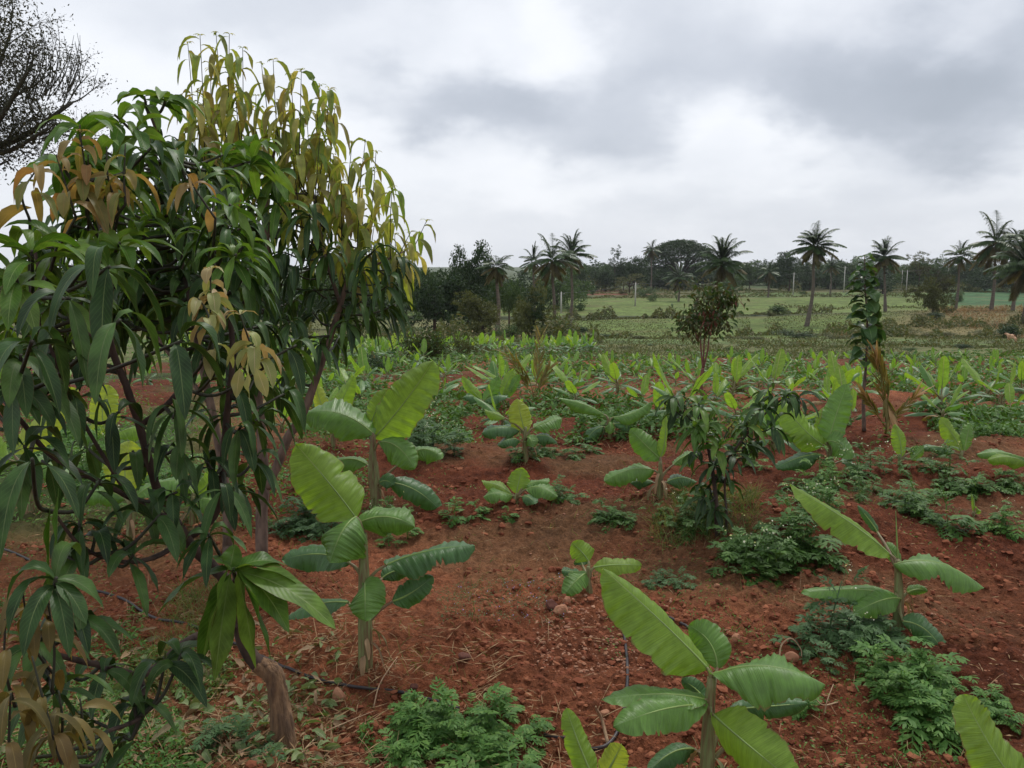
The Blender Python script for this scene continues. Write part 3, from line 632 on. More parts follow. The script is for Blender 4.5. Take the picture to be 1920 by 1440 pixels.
banana((1145, 822), (1140, 782), [
    (1134, 778, 0, 1095, 752, 0, 1047, 746, 0, 26, NT, .2, .55, 'b_mid'),
    (1148, 782, 0, 1190, 780, 0, 1219, 754, 0, 26, NT, .2, .5, 'b_mid'),
    (1143, 792, -.1, 1145, 792, -.14, 1144, 814, -.15, 26, NF, .45, .45, 'b_mid'),
    (1132, 800, 0, 1115, 800, -.02, 1098, 826, -.05, 24, NT, .3, .4, 'b_dark'),
    (1150, 795, 0, 1170, 790, 0, 1185, 805, 0, 22, NT, .3, .4, 'b_dark')],
    'banana plant holding two long leaves out sideways like wings', .018)
banana((1802, 862), (1804, 845), [
    (1803, 846, 0, 1790, 815, 0, 1763, 783, .04, 34, (.2, -1, .2), .2, .2, 'b_bright'),
    (1808, 846, 0, 1812, 820, 0, 1820, 793, .04, 24, (-.2, -1, .2), .2, .2, 'b_mid'),
    (1790, 850, 0, 1760, 830, 0, 1728, 840, 0, 22, NT, .2, .4, 'b_dark')],
    'banana plant with two pale upright leaves near the yellow palm seedling', .016)
banana((1688, 868), (1687, 852), [
    (1690, 858, 0, 1692, 830, 0, 1678, 795, .04, 28, (.1, -1, .2), .2, .2, 'b_bright'),
    (1708, 862, 0, 1722, 850, 0, 1732, 838, .04, 26, NF, .2, .3, 'b_mid'),
    (1705, 850, 0, 1712, 845, 0, 1716, 838, .04, 12, NF, .2, .3, 'b_bright')],
    'low banana plant with one rippled upright leaf, just before the yellow palm seedling', .014)
banana((1945, 905), (1940, 875), [
    (1930, 868, 0, 1890, 848, -.02, 1853, 862, -.02, 30, NT, .2, .3, 'b_bright'),
    (1925, 860, .1, 1870, 840, .1, 1832, 852, .1, 24, NT, .2, .4, 'b_mid')],
    'banana plant reaching two long leaves in from the right picture edge', .02)
banana((1825, 968), (1825, 960), [
    (1825, 962, 0, 1832, 945, 0, 1821, 925, 0, 10, (.6, -1, .2), .4, .5, 'b_bright'),
    (1827, 962, 0, 1838, 955, 0, 1830, 950, -.02, 10, NT, .3, .3, 'b_bright')],
    'tiny banana shoot with a single curled leaf alone on bare soil', .008)
banana((60, 960), (40, 870), [
    (20, 850, 0, 80, 800, 0, 142, 728, .05, 60, (-.2, -.8, .5), .2, .4, 'b_yellow'),
    (15, 860, 0, -20, 860, 0, -60, 800, 0, 60, (-.2, -.8, .5), .2, .4, 'b_bright'),
    (40, 870, 0, 90, 850, 0, 130, 900, 0, 50, NT, .2, .4, 'b_mid')],
    'banana plant glowing yellow-green behind the leftmost mango branches', .022)
banana((246, 1010), (244, 930), [
    (243, 925, 0, 225, 890, 0, 244, 826, .05, 78, (.1, -1, .3), .15, .15, 'b_yellow'),
    (255, 930, 0, 300, 890, 0, 355, 905, 0, 44, NT, .2, .4, 'b_mid'),
    (235, 935, 0, 190, 905, 0, 150, 935, 0, 44, NT, .2, .4, 'b_mid')],
    'banana plant with a single broad upright blade showing through the mango branches', .022)
banana((200, 880), (202, 820), [
    (203, 815, 0, 180, 780, 0, 205, 722, .05, 54, (.1, -1, .3), .15, .15, 'b_yellow'),
    (208, 820, 0, 250, 790, 0, 285, 812, 0, 34, NT, .2, .4, 'b_bright'),
    (198, 820, 0, 170, 800, 0, 140, 820, 0, 34, NT, .2, .4, 'b_mid')],
    'banana plant with a yellow blade farther back behind the mango branches', .02)
banana((360, 985), (362, 930), [
    (362, 925, 0, 345, 900, 0, 320, 905, .05, 44, NT, .15, .3, 'b_bright'),
    (368, 925, 0, 392, 915, 0, 402, 880, 0, 36, NF, .2, .4, 'b_bright'),
    (366, 935, -.05, 390, 930, -.1, 420, 950, -.1, 40, NT, .2, .4, 'b_mid')],
    'banana plant between the two slim mango trunks and the mango front branches', .02)
banana((625, 835), (622, 790), [
    (618, 790, 0, 600, 760, 0, 590, 715, .05, 28, NF, .2, .3, 'b_yellow'),
    (625, 790, 0, 640, 750, 0, 663, 705, 0, 36, (-.3, -1, .2), .2, .3, 'b_bright'),
    (626, 795, 0, 660, 775, 0, 690, 790, 0, 30, NT, .2, .4, 'b_mid'),
    (615, 795, 0, 590, 785, 0, 565, 800, 0, 28, NT, .2, .4, 'b_mid')],
    'banana plant with a yellow and a green leaf in a V, behind the tall pair', .018)
banana((905, 775), (904, 752), [
    (903, 750, 0, 890, 740, 0, 866, 706, .05, 22, NF, .2, .3, 'b_bright'),
    (905, 752, 0, 925, 738, 0, 935, 705, 0, 24, NF, .2, .3, 'b_mid'),
    (900, 752, -.02, 885, 735, -.1, 868, 745, -.1, 24, NT, .3, .5, 'b_dark'),
    (908, 752, -.02, 930, 735, -.1, 952, 745, -.1, 24, NT, .3, .5, 'b_dark')],
    'umbrella-like banana plant on a bare dark stem, left of the bronze palm seedling', .014)
banana((945, 770), (942, 745), [
    (942, 742, 0, 948, 720, 0, 962, 694, .05, 26, (-.3, -1, .2), .2, .3, 'b_bright'),
    (946, 745, 0, 958, 730, 0, 974, 702, 0, 20, NF, .2, .3, 'b_mid'),
    (938, 745, 0, 925, 735, 0, 915, 728, 0, 20, NT, .2, .4, 'b_mid')],
    'banana plant with leaves fanned upright right beside the bronze palm seedling', .014)

tag(BASE_LITTER.build('root_mulch', M['dry']), 'dry rootlets and fibres round the banana stems', kind='stuff')
def banana_proto(seed, parts=True, big=False):
    global rng; keep = rng; rng = np.random.default_rng(seed); n = rng.integers(6, 10); hgt = rng.uniform(.14, .26)
    out = []; st = stem_mesh((0, 0, 0), (0, 0, hgt), .02, .012); a0 = rng.random() * 6.28
    for k in range(n):
        f = k / (n - 1); a = a0 + k * 2.4 + rng.normal(0, .3); e = (1.25 if k == 0 else .95 - f * .95) + rng.normal(0, .22); L = rng.uniform(.28, .56) * (1 - .3 * abs(f - .3))
        dr = np.array((math.cos(a), math.sin(a), 0)); p0 = np.array((0, 0, hgt * (1 - .45 * f))) + dr * .07 + (0, 0, .05 * math.sin(e))
        d = dr * math.cos(e) + np.array((0, 0, math.sin(e))); p1 = p0 + d * L * .55; p2 = p0 + d * L + np.array((0, 0, -1)) * L * (.10 + .42 * f)
        N = unit(np.cross(np.cross(d, (0, 0, 1)), d)) if abs(d[2]) < .97 else -dr
        acc = Acc(); bleaf(acc, p0, p1, p2, L * rng.uniform(.25, .34), N, rng.uniform(.1, .6) + .3 * f, rng.uniform(.1, .6) + .3 * f, 14, 7, .01, (), np.array((0, 0, hgt * (.85 - .5 * f))), .06, 0, 1, .005)
        out.append((acc, f))
    rng = keep; return st, out
_ba = np.array([v for v in BAN_POS.values()])
cand = []
for gy in np.arange(7.4, 27.5, .95):
    for gx in np.arange(-12, 19, .96):
        x = gx + rng.normal(0, .16) + .3 * (int(gy * 3) % 2); y = gy + rng.normal(0, .16) + .1 * gx * .3
        u = x / y
        if not (-.66 < u < .64): continue
        if y > 24.5 - 3 * float(sm(3, -12, x)) + .06 * max(x, 0): continue
        if u < -.24 and rng.random() < .55: continue
        if np.min((_ba[:, 0] - x) ** 2 + (_ba[:, 1] - y) ** 2) < .8: continue
        if rng.random() < .08: continue
        if u < -.02 and y < 10.5 and u > -.24 and rng.random() < .6: continue
        cand.append((x, y))
cand.sort(key=lambda c: c[1])
if len(cand) > 268:
    tail = [c for c in cand if c[1] > 14]; keepn = 268 - (len(cand) - len(tail)); idx = sorted(rng.choice(len(tail), keepn, replace=False))
    extra = [c for i, c in enumerate(tail) if i not in set(idx)]; cand = [c for c in cand if c[1] <= 14] + [tail[i] for i in idx]
else: extra = []
NPR = 9; near_p, far_p = [], []
for k in range(NPR):
    st, lv = banana_proto(100 + k)
    near_p.append((st, lv)); f = Acc(); f.merge(st)
    whole = Acc()
    for q in range(st.n and len(st.q)): pass
    whole.v, whole.q, whole.t, whole.uv, whole.qm, whole.tm, whole.n = list(st.v), list(st.q), list(st.t), list(st.uv), [q * 0 + 2 for q in st.qm], [q * 0 + 2 for q in st.tm], st.n
    for a, ff in lv:
        b = Acc(); b.merge(a); b.qm = [np.where(q == 0, 3 if ff < .22 else 0 if ff < .6 else 5 if (ff == 1 and k % 2) else 4, q) for q in b.qm]; whole.merge(b)
    far_p.append(whole)
MATS_FAR = [M['b_far'], M['b_rib'], M['b_stem'], M['b_fary'], M['b_dark'], M['b_dead']]
proto_near, proto_far = {}, {}
GROUPB = 'young banana plants in the rows of the red field'
ORD = ('first', 'second', 'third', 'fourth', 'fifth', 'sixth', 'seventh', 'eighth', 'ninth', 'tenth', 'eleventh', 'twelfth', 'thirteenth', 'fourteenth', 'fifteenth', 'sixteenth', 'seventeenth', 'eighteenth', 'nineteenth', 'twentieth', 'twenty-first', 'twenty-second', 'twenty-third', 'twenty-fourth', 'twenty-fifth')
PENDING = []
for i, (x, y) in enumerate(cand):
    k = i % NPR; z = float(height(x, y)); sc = rng.uniform(.48, .8) if y > 13 else rng.uniform(.7, 1.15); rz = rng.random() * 6.28; u = x / y
    sect = next(t for lim, t in ((-.40, 'far left behind the mango leaves'), (-.24, 'behind the slim mango trunks'), (-.12, 'left of the tall banana blade'), (.0, 'left of the bronze palm seedling'),
        (.09, 'right of the bronze palm seedling'), (.18, 'left of the red-stemmed tree'), (.28, 'right of the red-stemmed tree'), (.39, 'left of the big-leaved sapling'), (.50, 'right of the yellow palm seedling'), (9, 'near the right edge')) if u < lim)
    band = 'front' if y < 10.5 else 'second' if y < 14 else 'middle' if y < 19 else 'farther' if y < 24 else 'last'
    lab = f'{{}} banana plant from left in the {band} rows {sect}'
    if y < 12.5:
        if k not in proto_near:
            o = empty('banana_plant', (0, 0, 0), lab, 'banana plant', GROUPB); near_p[k][0].build('pseudostem', M['b_stem'], o)
            for a, ff in near_p[k][1]: a.build('leaf', [M['b_fary' if ff < .22 else 'b_far' if ff < .6 else 'b_dead' if (ff == 1 and k % 2) else 'b_dark'], M['b_rib'], M['b_riby']], o)
            proto_near[k] = o
        else: o = copy_tree(proto_near[k])
    else:
        if k not in proto_far: o = far_p[k].build('banana_plant', MATS_FAR); proto_far[k] = o
        else: o = proto_far[k].copy(); S.collection.objects.link(o)
    o.location = (x, y, z - .01); o.rotation_euler = (0, 0, rz); o.scale = (sc, sc, sc * rng.uniform(.85, 1.1)); tag(o, lab, 'banana plant', GROUPB); PENDING.append((lab, u, o))
def ordinals(pending, start='{}'):
    by = {}
    for l, u, o in pending: by.setdefault(l, []).append((u, o))
    for l, v in by.items():
        for r_, (u, o) in enumerate(sorted(v, key=lambda q: q[0])): o['label'] = l.format(ORD[r_])
ordinals(PENDING)
# a dense older stand of bananas beyond the field: nobody could count these
a = Acc()
for (x, y) in extra: a.merge(far_p[rng.integers(NPR)], (x, y, float(height(x, y))), rng.random() * 6.28, rng.uniform(.8, 1.2))
for k in range(330):
    y = rng.uniform(24, 44); u = rng.uniform(-.42, .1); x = u * y
    if y < 30 and u > -.1: continue
    a.merge(far_p[rng.integers(NPR)], (x, y, float(height(x, y))), rng.random() * 6.28, rng.uniform(.8, 1.35))
tag(a.build('banana_undergrowth', MATS_FAR), 'dense mass of banana leaves between the field and the dark trees', 'banana stand', kind='stuff')
print('bananas', len(cand), len(extra))
#@@PART2
# ------------------------------------------------------------------ mango trees
def recol(acc, m): acc.qm = [q * 0 + m for q in acc.qm]; acc.tm = [q * 0 + m for q in acc.tm]
def densify(lines):
    """sample every branch line; returns points, radii"""
    pts, rad = [], []
    for path, r in lines:
        n = len(path); pts.append(path); rad.append(np.interp(np.linspace(0, 1, n), np.linspace(0, 1, len(r)), r))
    return np.concatenate(pts), np.concatenate(rad)
def twig(acc, pts, rad, target, r=.004, sag=.03):
    d = np.linalg.norm(pts - target, axis=1) + .55 * np.maximum(0, pts[:, 2] - target[2] + .02) * 2; i = int(np.argmin(d)); b = pts[i]
    mid = b * .5 + target * .5 + rng.normal(0, .03, 3) * np.linalg.norm(target - b) - (0, 0, sag); path = smooth_path([b, mid, target], 5)
    tube(acc, path, (max(r * 1.6, min(rad[i] * .6, r * 3)), r), 5, 0); return unit(path[-1] - path[-2]), path
def whorl(acc, c, axis, n, L, Wd, droop=1.6, spread=(.5, 1.5), m=0, fold=.3, wave=.05, up=.0, nseg=8, nx=5, roll=.5):
    az = rng.random() * 6.28 + np.arange(n) * 2.4; th = rng.uniform(*spread, n); axis = unit(axis)
    a = unit(np.cross(axis, (.31, .7, .2))); b = np.cross(axis, a)
    d = axis * np.cos(th)[:, None] + (a * np.cos(az)[:, None] + b * np.sin(az)[:, None]) * np.sin(th)[:, None] + (0, 0, up)
    base = c - axis * (rng.random(n) * .04)[:, None]
    blades(acc, base, d, L * rng.uniform(.65, 1.12, n), Wd * rng.uniform(.75, 1.15, n), droop * rng.uniform(.6, 1.4, n), rng.normal(0, roll, n), nseg, nx, prof_mango, rng.uniform(.1, .55, n), wave, m)
def inpoly(px, py, poly):
    c = np.zeros(len(px), bool); j = len(poly) - 1
    for i in range(len(poly)):
        (xi, yi), (xj, yj) = poly[i], poly[j]
        k = ((yi > py) != (yj > py)) & (px < (xj - xi) * (py - yi) / (yj - yi + 1e-9) + xi); c ^= k; j = i
    return c
def fill(poly, n, gap):
    out = []; xs = [p[0] for p in poly]; ys = [p[1] for p in poly]; tries = 0
    while len(out) < n and tries < 6000:
        tries += 1; x, y = rng.uniform(min(xs), max(xs)), rng.uniform(min(ys), max(ys))
        if inpoly(np.array([x]), np.array([y]), poly)[0] and all((x - a) ** 2 + (y - b) ** 2 > gap * gap for a, b in out): out.append((x, y))
    return out
def PP(l): return smooth_path([P(*q) for q in l], 6)
def flush(accs, tw, pts, rad, px, py, d, h=.34, n=14, L=.15, Wd=.04, top=True, lean=0, drp=3.4):
    """an upright shoot with limp young leaves hanging down along it; accs[0] young leaves"""
    tip = P(px, py, d); low = tip - np.array((lean + rng.normal(0, .03), rng.normal(0, .04), h))
    twig(tw, pts, rad, low, .0035); path = smooth_path([low, (low + tip) / 2 + rng.normal(0, .008, 3), tip], 6); tube(tw, path, (.0035, .0018), 5)
    f = np.sort(rng.uniform(.12, 1, n)); base = low + (tip - low) * f[:, None]; az = np.arange(n) * 2.4 + rng.random() * 6
    d_ = np.stack([np.cos(az), np.sin(az), rng.uniform(.1, .8, n)], -1)
    blades(accs, base, d_, L * rng.uniform(.6, 1.2, n) * (1.15 - .35 * f), Wd * rng.uniform(.7, 1.1, n) * (1.1 - .3 * f), drp * rng.uniform(.7, 1.5, n), rng.normal(0, .6, n), 8, 5, prof_mango, rng.uniform(.2, .6, n), .045, 0)
    if top:
        k = 6; a2 = rng.random(k) * 6.28; blades(accs, np.repeat(tip[None], k, 0), np.stack([np.cos(a2), np.sin(a2), rng.uniform(.4, 1.2, k)], -1), .035 * rng.uniform(.6, 1.6, k), .011, 1.5, 0, 3, 3, prof_mango, .4, 0, 0)

# --- front mango tree (its trunk stands at the lower left, branches reach towards the viewer)
g = trunk_base = G(527, 1392); dB = depth_of(g)
root = empty('mango_tree', g, 'front mango tree with tan stub trunk, dark hanging leaves and orange-brown young shoots', 'tree', 'mango trees')
tr = Acc()
tube(tr, smooth_path([g - (0, 0, .06), P(529, 1360, dB), P(521, 1300, dB), P(514, 1268, dB), P(496, 1252, dB), P(478, 1246, dB - .01)], 6), (.060, .040, .034, .032, .034, .031, .025), 18, jit=.04)
br = Acc(); lines = []
def limb(l, r, acc=None):
    p = PP(l); tube(acc or br, p, r, 9, 0, .05); lines.append((p, r)); return p
limb([(488, 1250, dB), (462, 1215, dB - .02), (445, 1160, dB - .05), (431, 1100, dB - .1), (395, 1060, dB - .14), (360, 1024, dB - .2), (337, 990, dB - .25)], (.027, .021, .018, .015))
limb([(337, 990, 2.6), (300, 930, 2.55), (281, 870, 2.5), (262, 800, 2.45), (236, 722, 2.4), (212, 660, 2.35), (200, 595, 2.3), (205, 520, 2.3), (190, 430, 2.3), (160, 340, 2.3)], (.015, .010, .006))
limb([(350, 1010, 2.62), (395, 975, 2.6), (414, 930, 2.6), (419, 860, 2.58), (425, 780, 2.55), (435, 690, 2.5), (432, 610, 2.5), (405, 520, 2.5), (390, 420, 2.55)], (.014, .010, .005))
limb([(337, 990, 2.6), (290, 960, 2.5), (240, 930, 2.4), (180, 900, 2.3), (95, 853, 2.2), (40, 790, 2.1), (5, 748, 2.05)], (.012, .008, .005))
limb([(455, 1170, 2.75), (400, 1180, 2.7), (345, 1205, 2.6), (300, 1245, 2.5), (262, 1266, 2.4), (200, 1250, 2.3), (142, 1237, 2.2), (60, 1215, 2.0)], (.012, .011, .010, .006))
limb([(262, 1266, 2.4), (270, 1300, 2.35), (262, 1345, 2.25), (200, 1372, 2.1)], (.008, .005))
limb([(345, 1000, 2.6), (310, 1035, 2.5), (262, 1052, 2.4), (210, 1050, 2.3), (150, 1022, 2.2), (100, 960, 2.1)], (.010, .006, .004))
limb([(262, 800, 2.45), (330, 740, 2.4), (370, 650, 2.5), (350, 540, 2.6), (330, 420, 2.7), (310, 300, 2.7), (280, 210, 2.7)], (.009, .006, .004))
limb([(212, 660, 2.35), (140, 600, 2.3), (80, 520, 2.2), (60, 440, 2.2)], (.006, .004))
limb([(240, 930, 2.4), (150, 780, 2.3), (90, 640, 2.2), (60, 560, 2.1)], (.006, .004))
limb([(431, 1100, 2.75), (440, 1085, 2.6), (437, 1070, 2.5)], (.007, .004))
tr.build('trunk', M['stump'], root)
pts, rad = densify(lines); dark, mid, org, pale, gold, tw = Acc(), Acc(), Acc(), Acc(), Acc(), Acc()
upper = [(50, 500), (115, 350), (165, 290), (235, 240), (330, 250), (420, 330), (470, 420), (500, 560), (480, 700), (330, 600), (200, 600), (60, 640), (0, 620), (-20, 560)]
for (x, y) in fill(upper, 66, 31):
    d = rng.uniform(2.25, 2.95); a, _ = twig(tw, pts, rad, P(x, y, d)); fr = rng.random()
    acc = mid if (fr < .6 and (y < 480 or x < 200)) else dark
    whorl(acc, P(x, y, d), a + (0, 0, .3), rng.integers(8, 13), .152, .034, 1.9 if acc is mid else 2.9)
for (x, y) in fill([(0, 620), (250, 640), (480, 640), (500, 800), (520, 880), (420, 960), (330, 1010), (160, 1020), (20, 960), (-30, 780)], 21, 62):
    d = rng.uniform(2.15, 2.7); a, _ = twig(tw, pts, rad, P(x, y - 30, d)); whorl(dark, P(x, y - 30, d), a, rng.integers(4, 8), .175, .037, 3.6, (.7, 1.5), roll=.35)
for (x, y) in fill([(-20, 560), (60, 560), (120, 700), (60, 900), (130, 1090), (40, 1100), (-30, 900)], 5, 50):
    d = rng.uniform(1.7, 2.1); a, _ = twig(tw, pts, rad, P(x, y, d)); whorl(dark, P(x, y, d), a, 7, .17, .043, 2.6, (.6, 1.5))
for (x, y) in fill([(380, 600), (570, 620), (550, 740), (505, 880), (440, 940), (380, 880)], 11, 50):
    d = rng.uniform(2.5, 2.9); a, _ = twig(tw, pts, rad, P(x, y - 20, d)); whorl(dark, P(x, y - 20, d), a, rng.integers(5, 8), .18, .038, 3.4, (.6, 1.4), roll=.35)
for (x, y) in [(300, 965), (390, 1000), (250, 1040), (120, 1040), (180, 1000), (200, 1250), (310, 1235), (120, 1260), (250, 1310), (230, 1380), (170, 1350), (340, 1225)]:
    d = 2.25; a, _ = twig(tw, pts, rad, P(x, y, d)); whorl(dark, P(x, y, d), a, rng.integers(4, 7), .17, .042, 2.4, (.6, 1.4))
for (x, y, d) in [(60, 470, 1.9), (30, 520, 1.85), (110, 455, 2.0), (110, 290, 2.3), (215, 215, 2.5), (255, 240, 2.5), (150, 235, 2.4), (270, 180, 2.7), (315, 175, 2.7), (225, 455, 2.1), (175, 470, 2.1), (480, 300, 3.0), (420, 290, 3.0), (110, 560, 2.0), (240, 330, 2.4), (180, 290, 2.4)]:
    a, _ = twig(tw, pts, rad, P(x, y, d)); whorl(mid, P(x, y, d), a + (0, 0, .6), rng.integers(7, 10), .175, .042, 1.8, (.7, 1.6))
for (x, y, d, n) in [(130, 560, 1.72, 4), (205, 500, 1.75, 5), (225, 600, 1.7, 4), (60, 640, 1.65, 4), (340, 640, 1.85, 3), (60, 860, 1.7, 3)]:
    a, _ = twig(tw, pts, rad, P(x, y, d)); whorl(dark, P(x, y, d), a, n, .20, .046, 3.8, (.8, 1.5), roll=.3, nseg=12, nx=7)
# the fresh green whorl hanging before the trunk
c = P(437, 1068, 2.32); blades(mid, c + rng.normal(0, .01, (12, 3)),
    [(-.9, -.2, .1), (-.35, -.3, -.8), (-.1, -.4, -.9), (.25, -.3, -.75), (.6, -.2, -.2), (.9, -.1, -.1), (.5, -.4, -.6), (.05, .4, .9), (.5, .3, .35), (-.15, -.5, -.7), (.95, .1, .3), (-.4, .2, .5)],
    [.26, .27, .29, .28, .25, .33, .28, .07, .17, .26, .22, .10], [.08, .082, .088, .082, .085, .095, .085, .055, .07, .08, .078, .055],
    [1.5, .8, .6, .6, 1.6, 1.0, 1.0, .5, 1.2, .4, 1.4, 1.0], [.1, 1.2, -1.3, 1.4, .3, .35, -1.0, .3, .2, 1.0, -.2, .1], 18, 9, prof_mango, .22, .07)
a, _ = twig(tw, pts, rad, c, .005)
for (x, y, d) in [(95, 935, 2.0), (110, 915, 2.0)]:
    blades(mid, P(x, y, d)[None], [(.05, -.3, -.9)], .23, .065, .8, 1.3, 12, 7, prof_mango, .2, .05)
for (x, y, d, h, n) in [(150, 250, 2.1, .2, 13), (165, 290, 2.1, .18, 7), (105, 290, 2.05, .15, 6), (70, 315, 1.95, .12, 7), (200, 275, 2.1, .16, 8), (345, 320, 2.15, .12, 6), (235, 270, 2.1, .15, 6)]:
    flush(org, tw, pts, rad, x, y, d, h, n, .125, .034, n > 9)
flush(pale, tw, pts, rad, 395, 505, 1.95, .24, 14, .085, .034, True); flush(pale, tw, pts, rad, 450, 590, 1.95, .13, 10, .09, .034)
flush(pale, tw, pts, rad, 372, 560, 1.93, .08, 8, .08, .03, False)
blades(pale, [P(465, 665, 1.85), P(480, 690, 1.88), P(450, 690, 1.9)], [(.05, -.2, -1), (.4, -.1, -.9), (-.2, 0, -1)], [.11, .07, .07], [.055, .03, .03], .5, [1.4, 1.2, .9], 12, 7, prof_mango, .12, .08)
for (x, y, d, h, n) in [(40, 1095, 1.75, .25, 16), (90, 1130, 1.75, .2, 12), (10, 1160, 1.7, .2, 12), (60, 1230, 1.65, .22, 14), (110, 1295, 1.7, .15, 10), (20, 1300, 1.6, .15, 10), (150, 1310, 1.75, .12, 8)]:
    flush(gold, tw, pts, rad, x, y, d, h, max(5, int(n * .62)), .125, .034, False, drp=4.0)
for (x, y, d) in [(100, 1300, 1.9), (60, 1200, 1.9), (150, 1150, 2.0)]:
    a, _ = twig(tw, pts, rad, P(x, y, d)); whorl(dark, P(x, y, d), a, 7, .17, .042, 2.4, (.6, 1.4))
recol(tw, 1); br.merge(tw); br.build('branch', [M['bark'], M['twig']], root)
dark.build('crown', M['m_dark'], root); mid.build('fresh_foliage', M['m_mid'], root); org.build('young_shoot_foliage', M['m_org'], root)
pale.build('pale_shoot_foliage', M['m_pale'], root); gold.build('gold_foliage', M['m_brn'], root)

# --- two slimmer mango trees behind it
def rear(name_label, base_px, limbs, poly, nd_, gap, shoots, dep, yel, extra_mid=()):
    global lines
    g = G(*base_px); lines = []; a = Acc(); root = empty('mango_tree', g, name_label, 'tree', 'mango trees')
    for l, r in limbs:
        l = [(x, y, dep + z) for x, y, z in l]; p = PP(l)
        if l[0][1] > 1000: p[0] = g - (0, 0, .05)
        tube(a, p, r, 12, 0, .045); lines.append((p, r))
    pts, rad = densify(lines); dk, md, yl, tw = Acc(), Acc(), Acc(), Acc()
    for (x, y) in fill(poly, nd_, gap):
        d = dep + rng.uniform(-.45, .45); ax, _ = twig(tw, pts, rad, P(x, y, d), .004); whorl(dk, P(x, y, d), ax, rng.integers(7, 11), .23, .043, 3.4, (.6, 1.5), roll=.4, nseg=7)
    for (x, y, h, n, lean) in shoots: flush(yl, tw, pts, rad, x, y, dep + rng.uniform(-.3, .2), h, n, .25, .052, True, lean, 5.0)
    for (x, y) in extra_mid:
        d = dep - .4; ax, _ = twig(tw, pts, rad, P(x, y, d), .004); whorl(md, P(x, y, d), ax, 9, .24, .065, 1.6, (.6, 1.5))
    recol(tw, 1); a.merge(tw); a.build('trunk', [M['bark2'], M['twig']], root); dk.build('crown', M['m_dark'], root); yl.build('young_shoot_foliage', yel, root)
    if extra_mid: md.build('fresh_foliage', M['m_mid'], root)
    return root
dR = depth_of(G(491, 1045))
rear('mango tree with slim pinkish trunk forking right, topped by many limp yellow-green shoots', (491, 1045),
     [([(491, 1045, 0), (491, 960, 0), (495, 915, 0), (489, 800, 0), (478, 700, 0), (480, 600, 0), (500, 480, 0), (500, 360, 0), (520, 260, 0)], (.036, .031, .026, .016, .007)),
      ([(500, 915, 0), (517, 880, -.02), (540, 821, -.05), (569, 773, -.08), (600, 690, -.1), (638, 573, -.1), (660, 500, -.1), (690, 430, 0)], (.024, .026, .022, .014, .008)),
      ([(489, 790, 0), (430, 700, .1), (390, 560, .2), (400, 420, .2), (400, 260, .2)], (.014, .012, .006)),
      ([(638, 573, -.1), (610, 480, -.1), (590, 380, 0), (570, 280, 0)], (.012, .006)),
      ([(645, 540, -.1), (700, 500, 0), (740, 480, 0), (760, 470, .1)], (.009, .004))],
     [(380, 430), (480, 380), (560, 380), (640, 430), (760, 500), (770, 560), (700, 600), (620, 640), (560, 700), (480, 720), (400, 640), (340, 520)], 52, 36,
     [(352, 80, .65, 14, -.05), (375, 66, .65, 14, 0), (405, 62, .7, 16, 0), (430, 64, .7, 16, 0), (455, 90, .6, 14, .03), (395, 130, .5, 14, 0), (440, 165, .6, 16, 0), (370, 170, .5, 12, 0),
      (490, 120, .6, 14, 0), (512, 112, .6, 14, 0), (545, 140, .6, 14, .03), (565, 132, .6, 14, .05), (600, 160, .6, 16, .05), (618, 168, .6, 16, .06), (628, 200, .6, 14, .05), (480, 180, .6, 16, 0), (530, 200, .6, 16, 0),
      (575, 215, .6, 16, 0), (600, 250, .6, 16, .03), (625, 290, .55, 16, .03), (550, 290, .5, 14, 0), (500, 270, .5, 14, 0), (660, 268, .5, 12, .05), (685, 265, .5, 12, .06), (705, 285, .5, 12, .08),
      (640, 340, .5, 16, .03), (590, 335, .5, 14, 0), (680, 350, .45, 14, .05), (735, 352, .35, 9, .08), (745, 388, .35, 10, .08), (705, 400, .4, 14, .05), (655, 410, .4, 14, .03), (770, 435, .25, 8, .08), (800, 414, .32, 11, .12), (740, 440, .3, 12, .05)],
     dR, M['m_yel'], [(480, 275), (510, 330), (445, 330), (520, 380)])
dR2 = depth_of(G(427, 1045))
rear('mango tree with slim upright trunk left of the forked one', (427, 1045),
     [([(427, 1045, 0), (426, 960, 0), (415, 860, 0), (395, 760, 0), (370, 640, .05), (350, 520, .1), (340, 400, .1), (320, 280, .1)], (.032, .026, .02, .008)),
      ([(395, 760, 0), (300, 640, 0), (220, 520, 0), (180, 400, 0)], (.014, .006)),
      ([(370, 640, 0), (420, 520, .1), (440, 400, .1)], (.012, .005))],
     [(120, 480), (180, 350), (300, 260), (420, 280), (480, 400), (470, 560), (380, 640), (260, 620), (140, 580)], 46, 38,
     [(330, 270, .3, 8, 0), (300, 320, .3, 6, 0), (395, 200, .5, 12, 0), (430, 230, .5, 12, 0)], dR2 + .25, M['m_yel'])
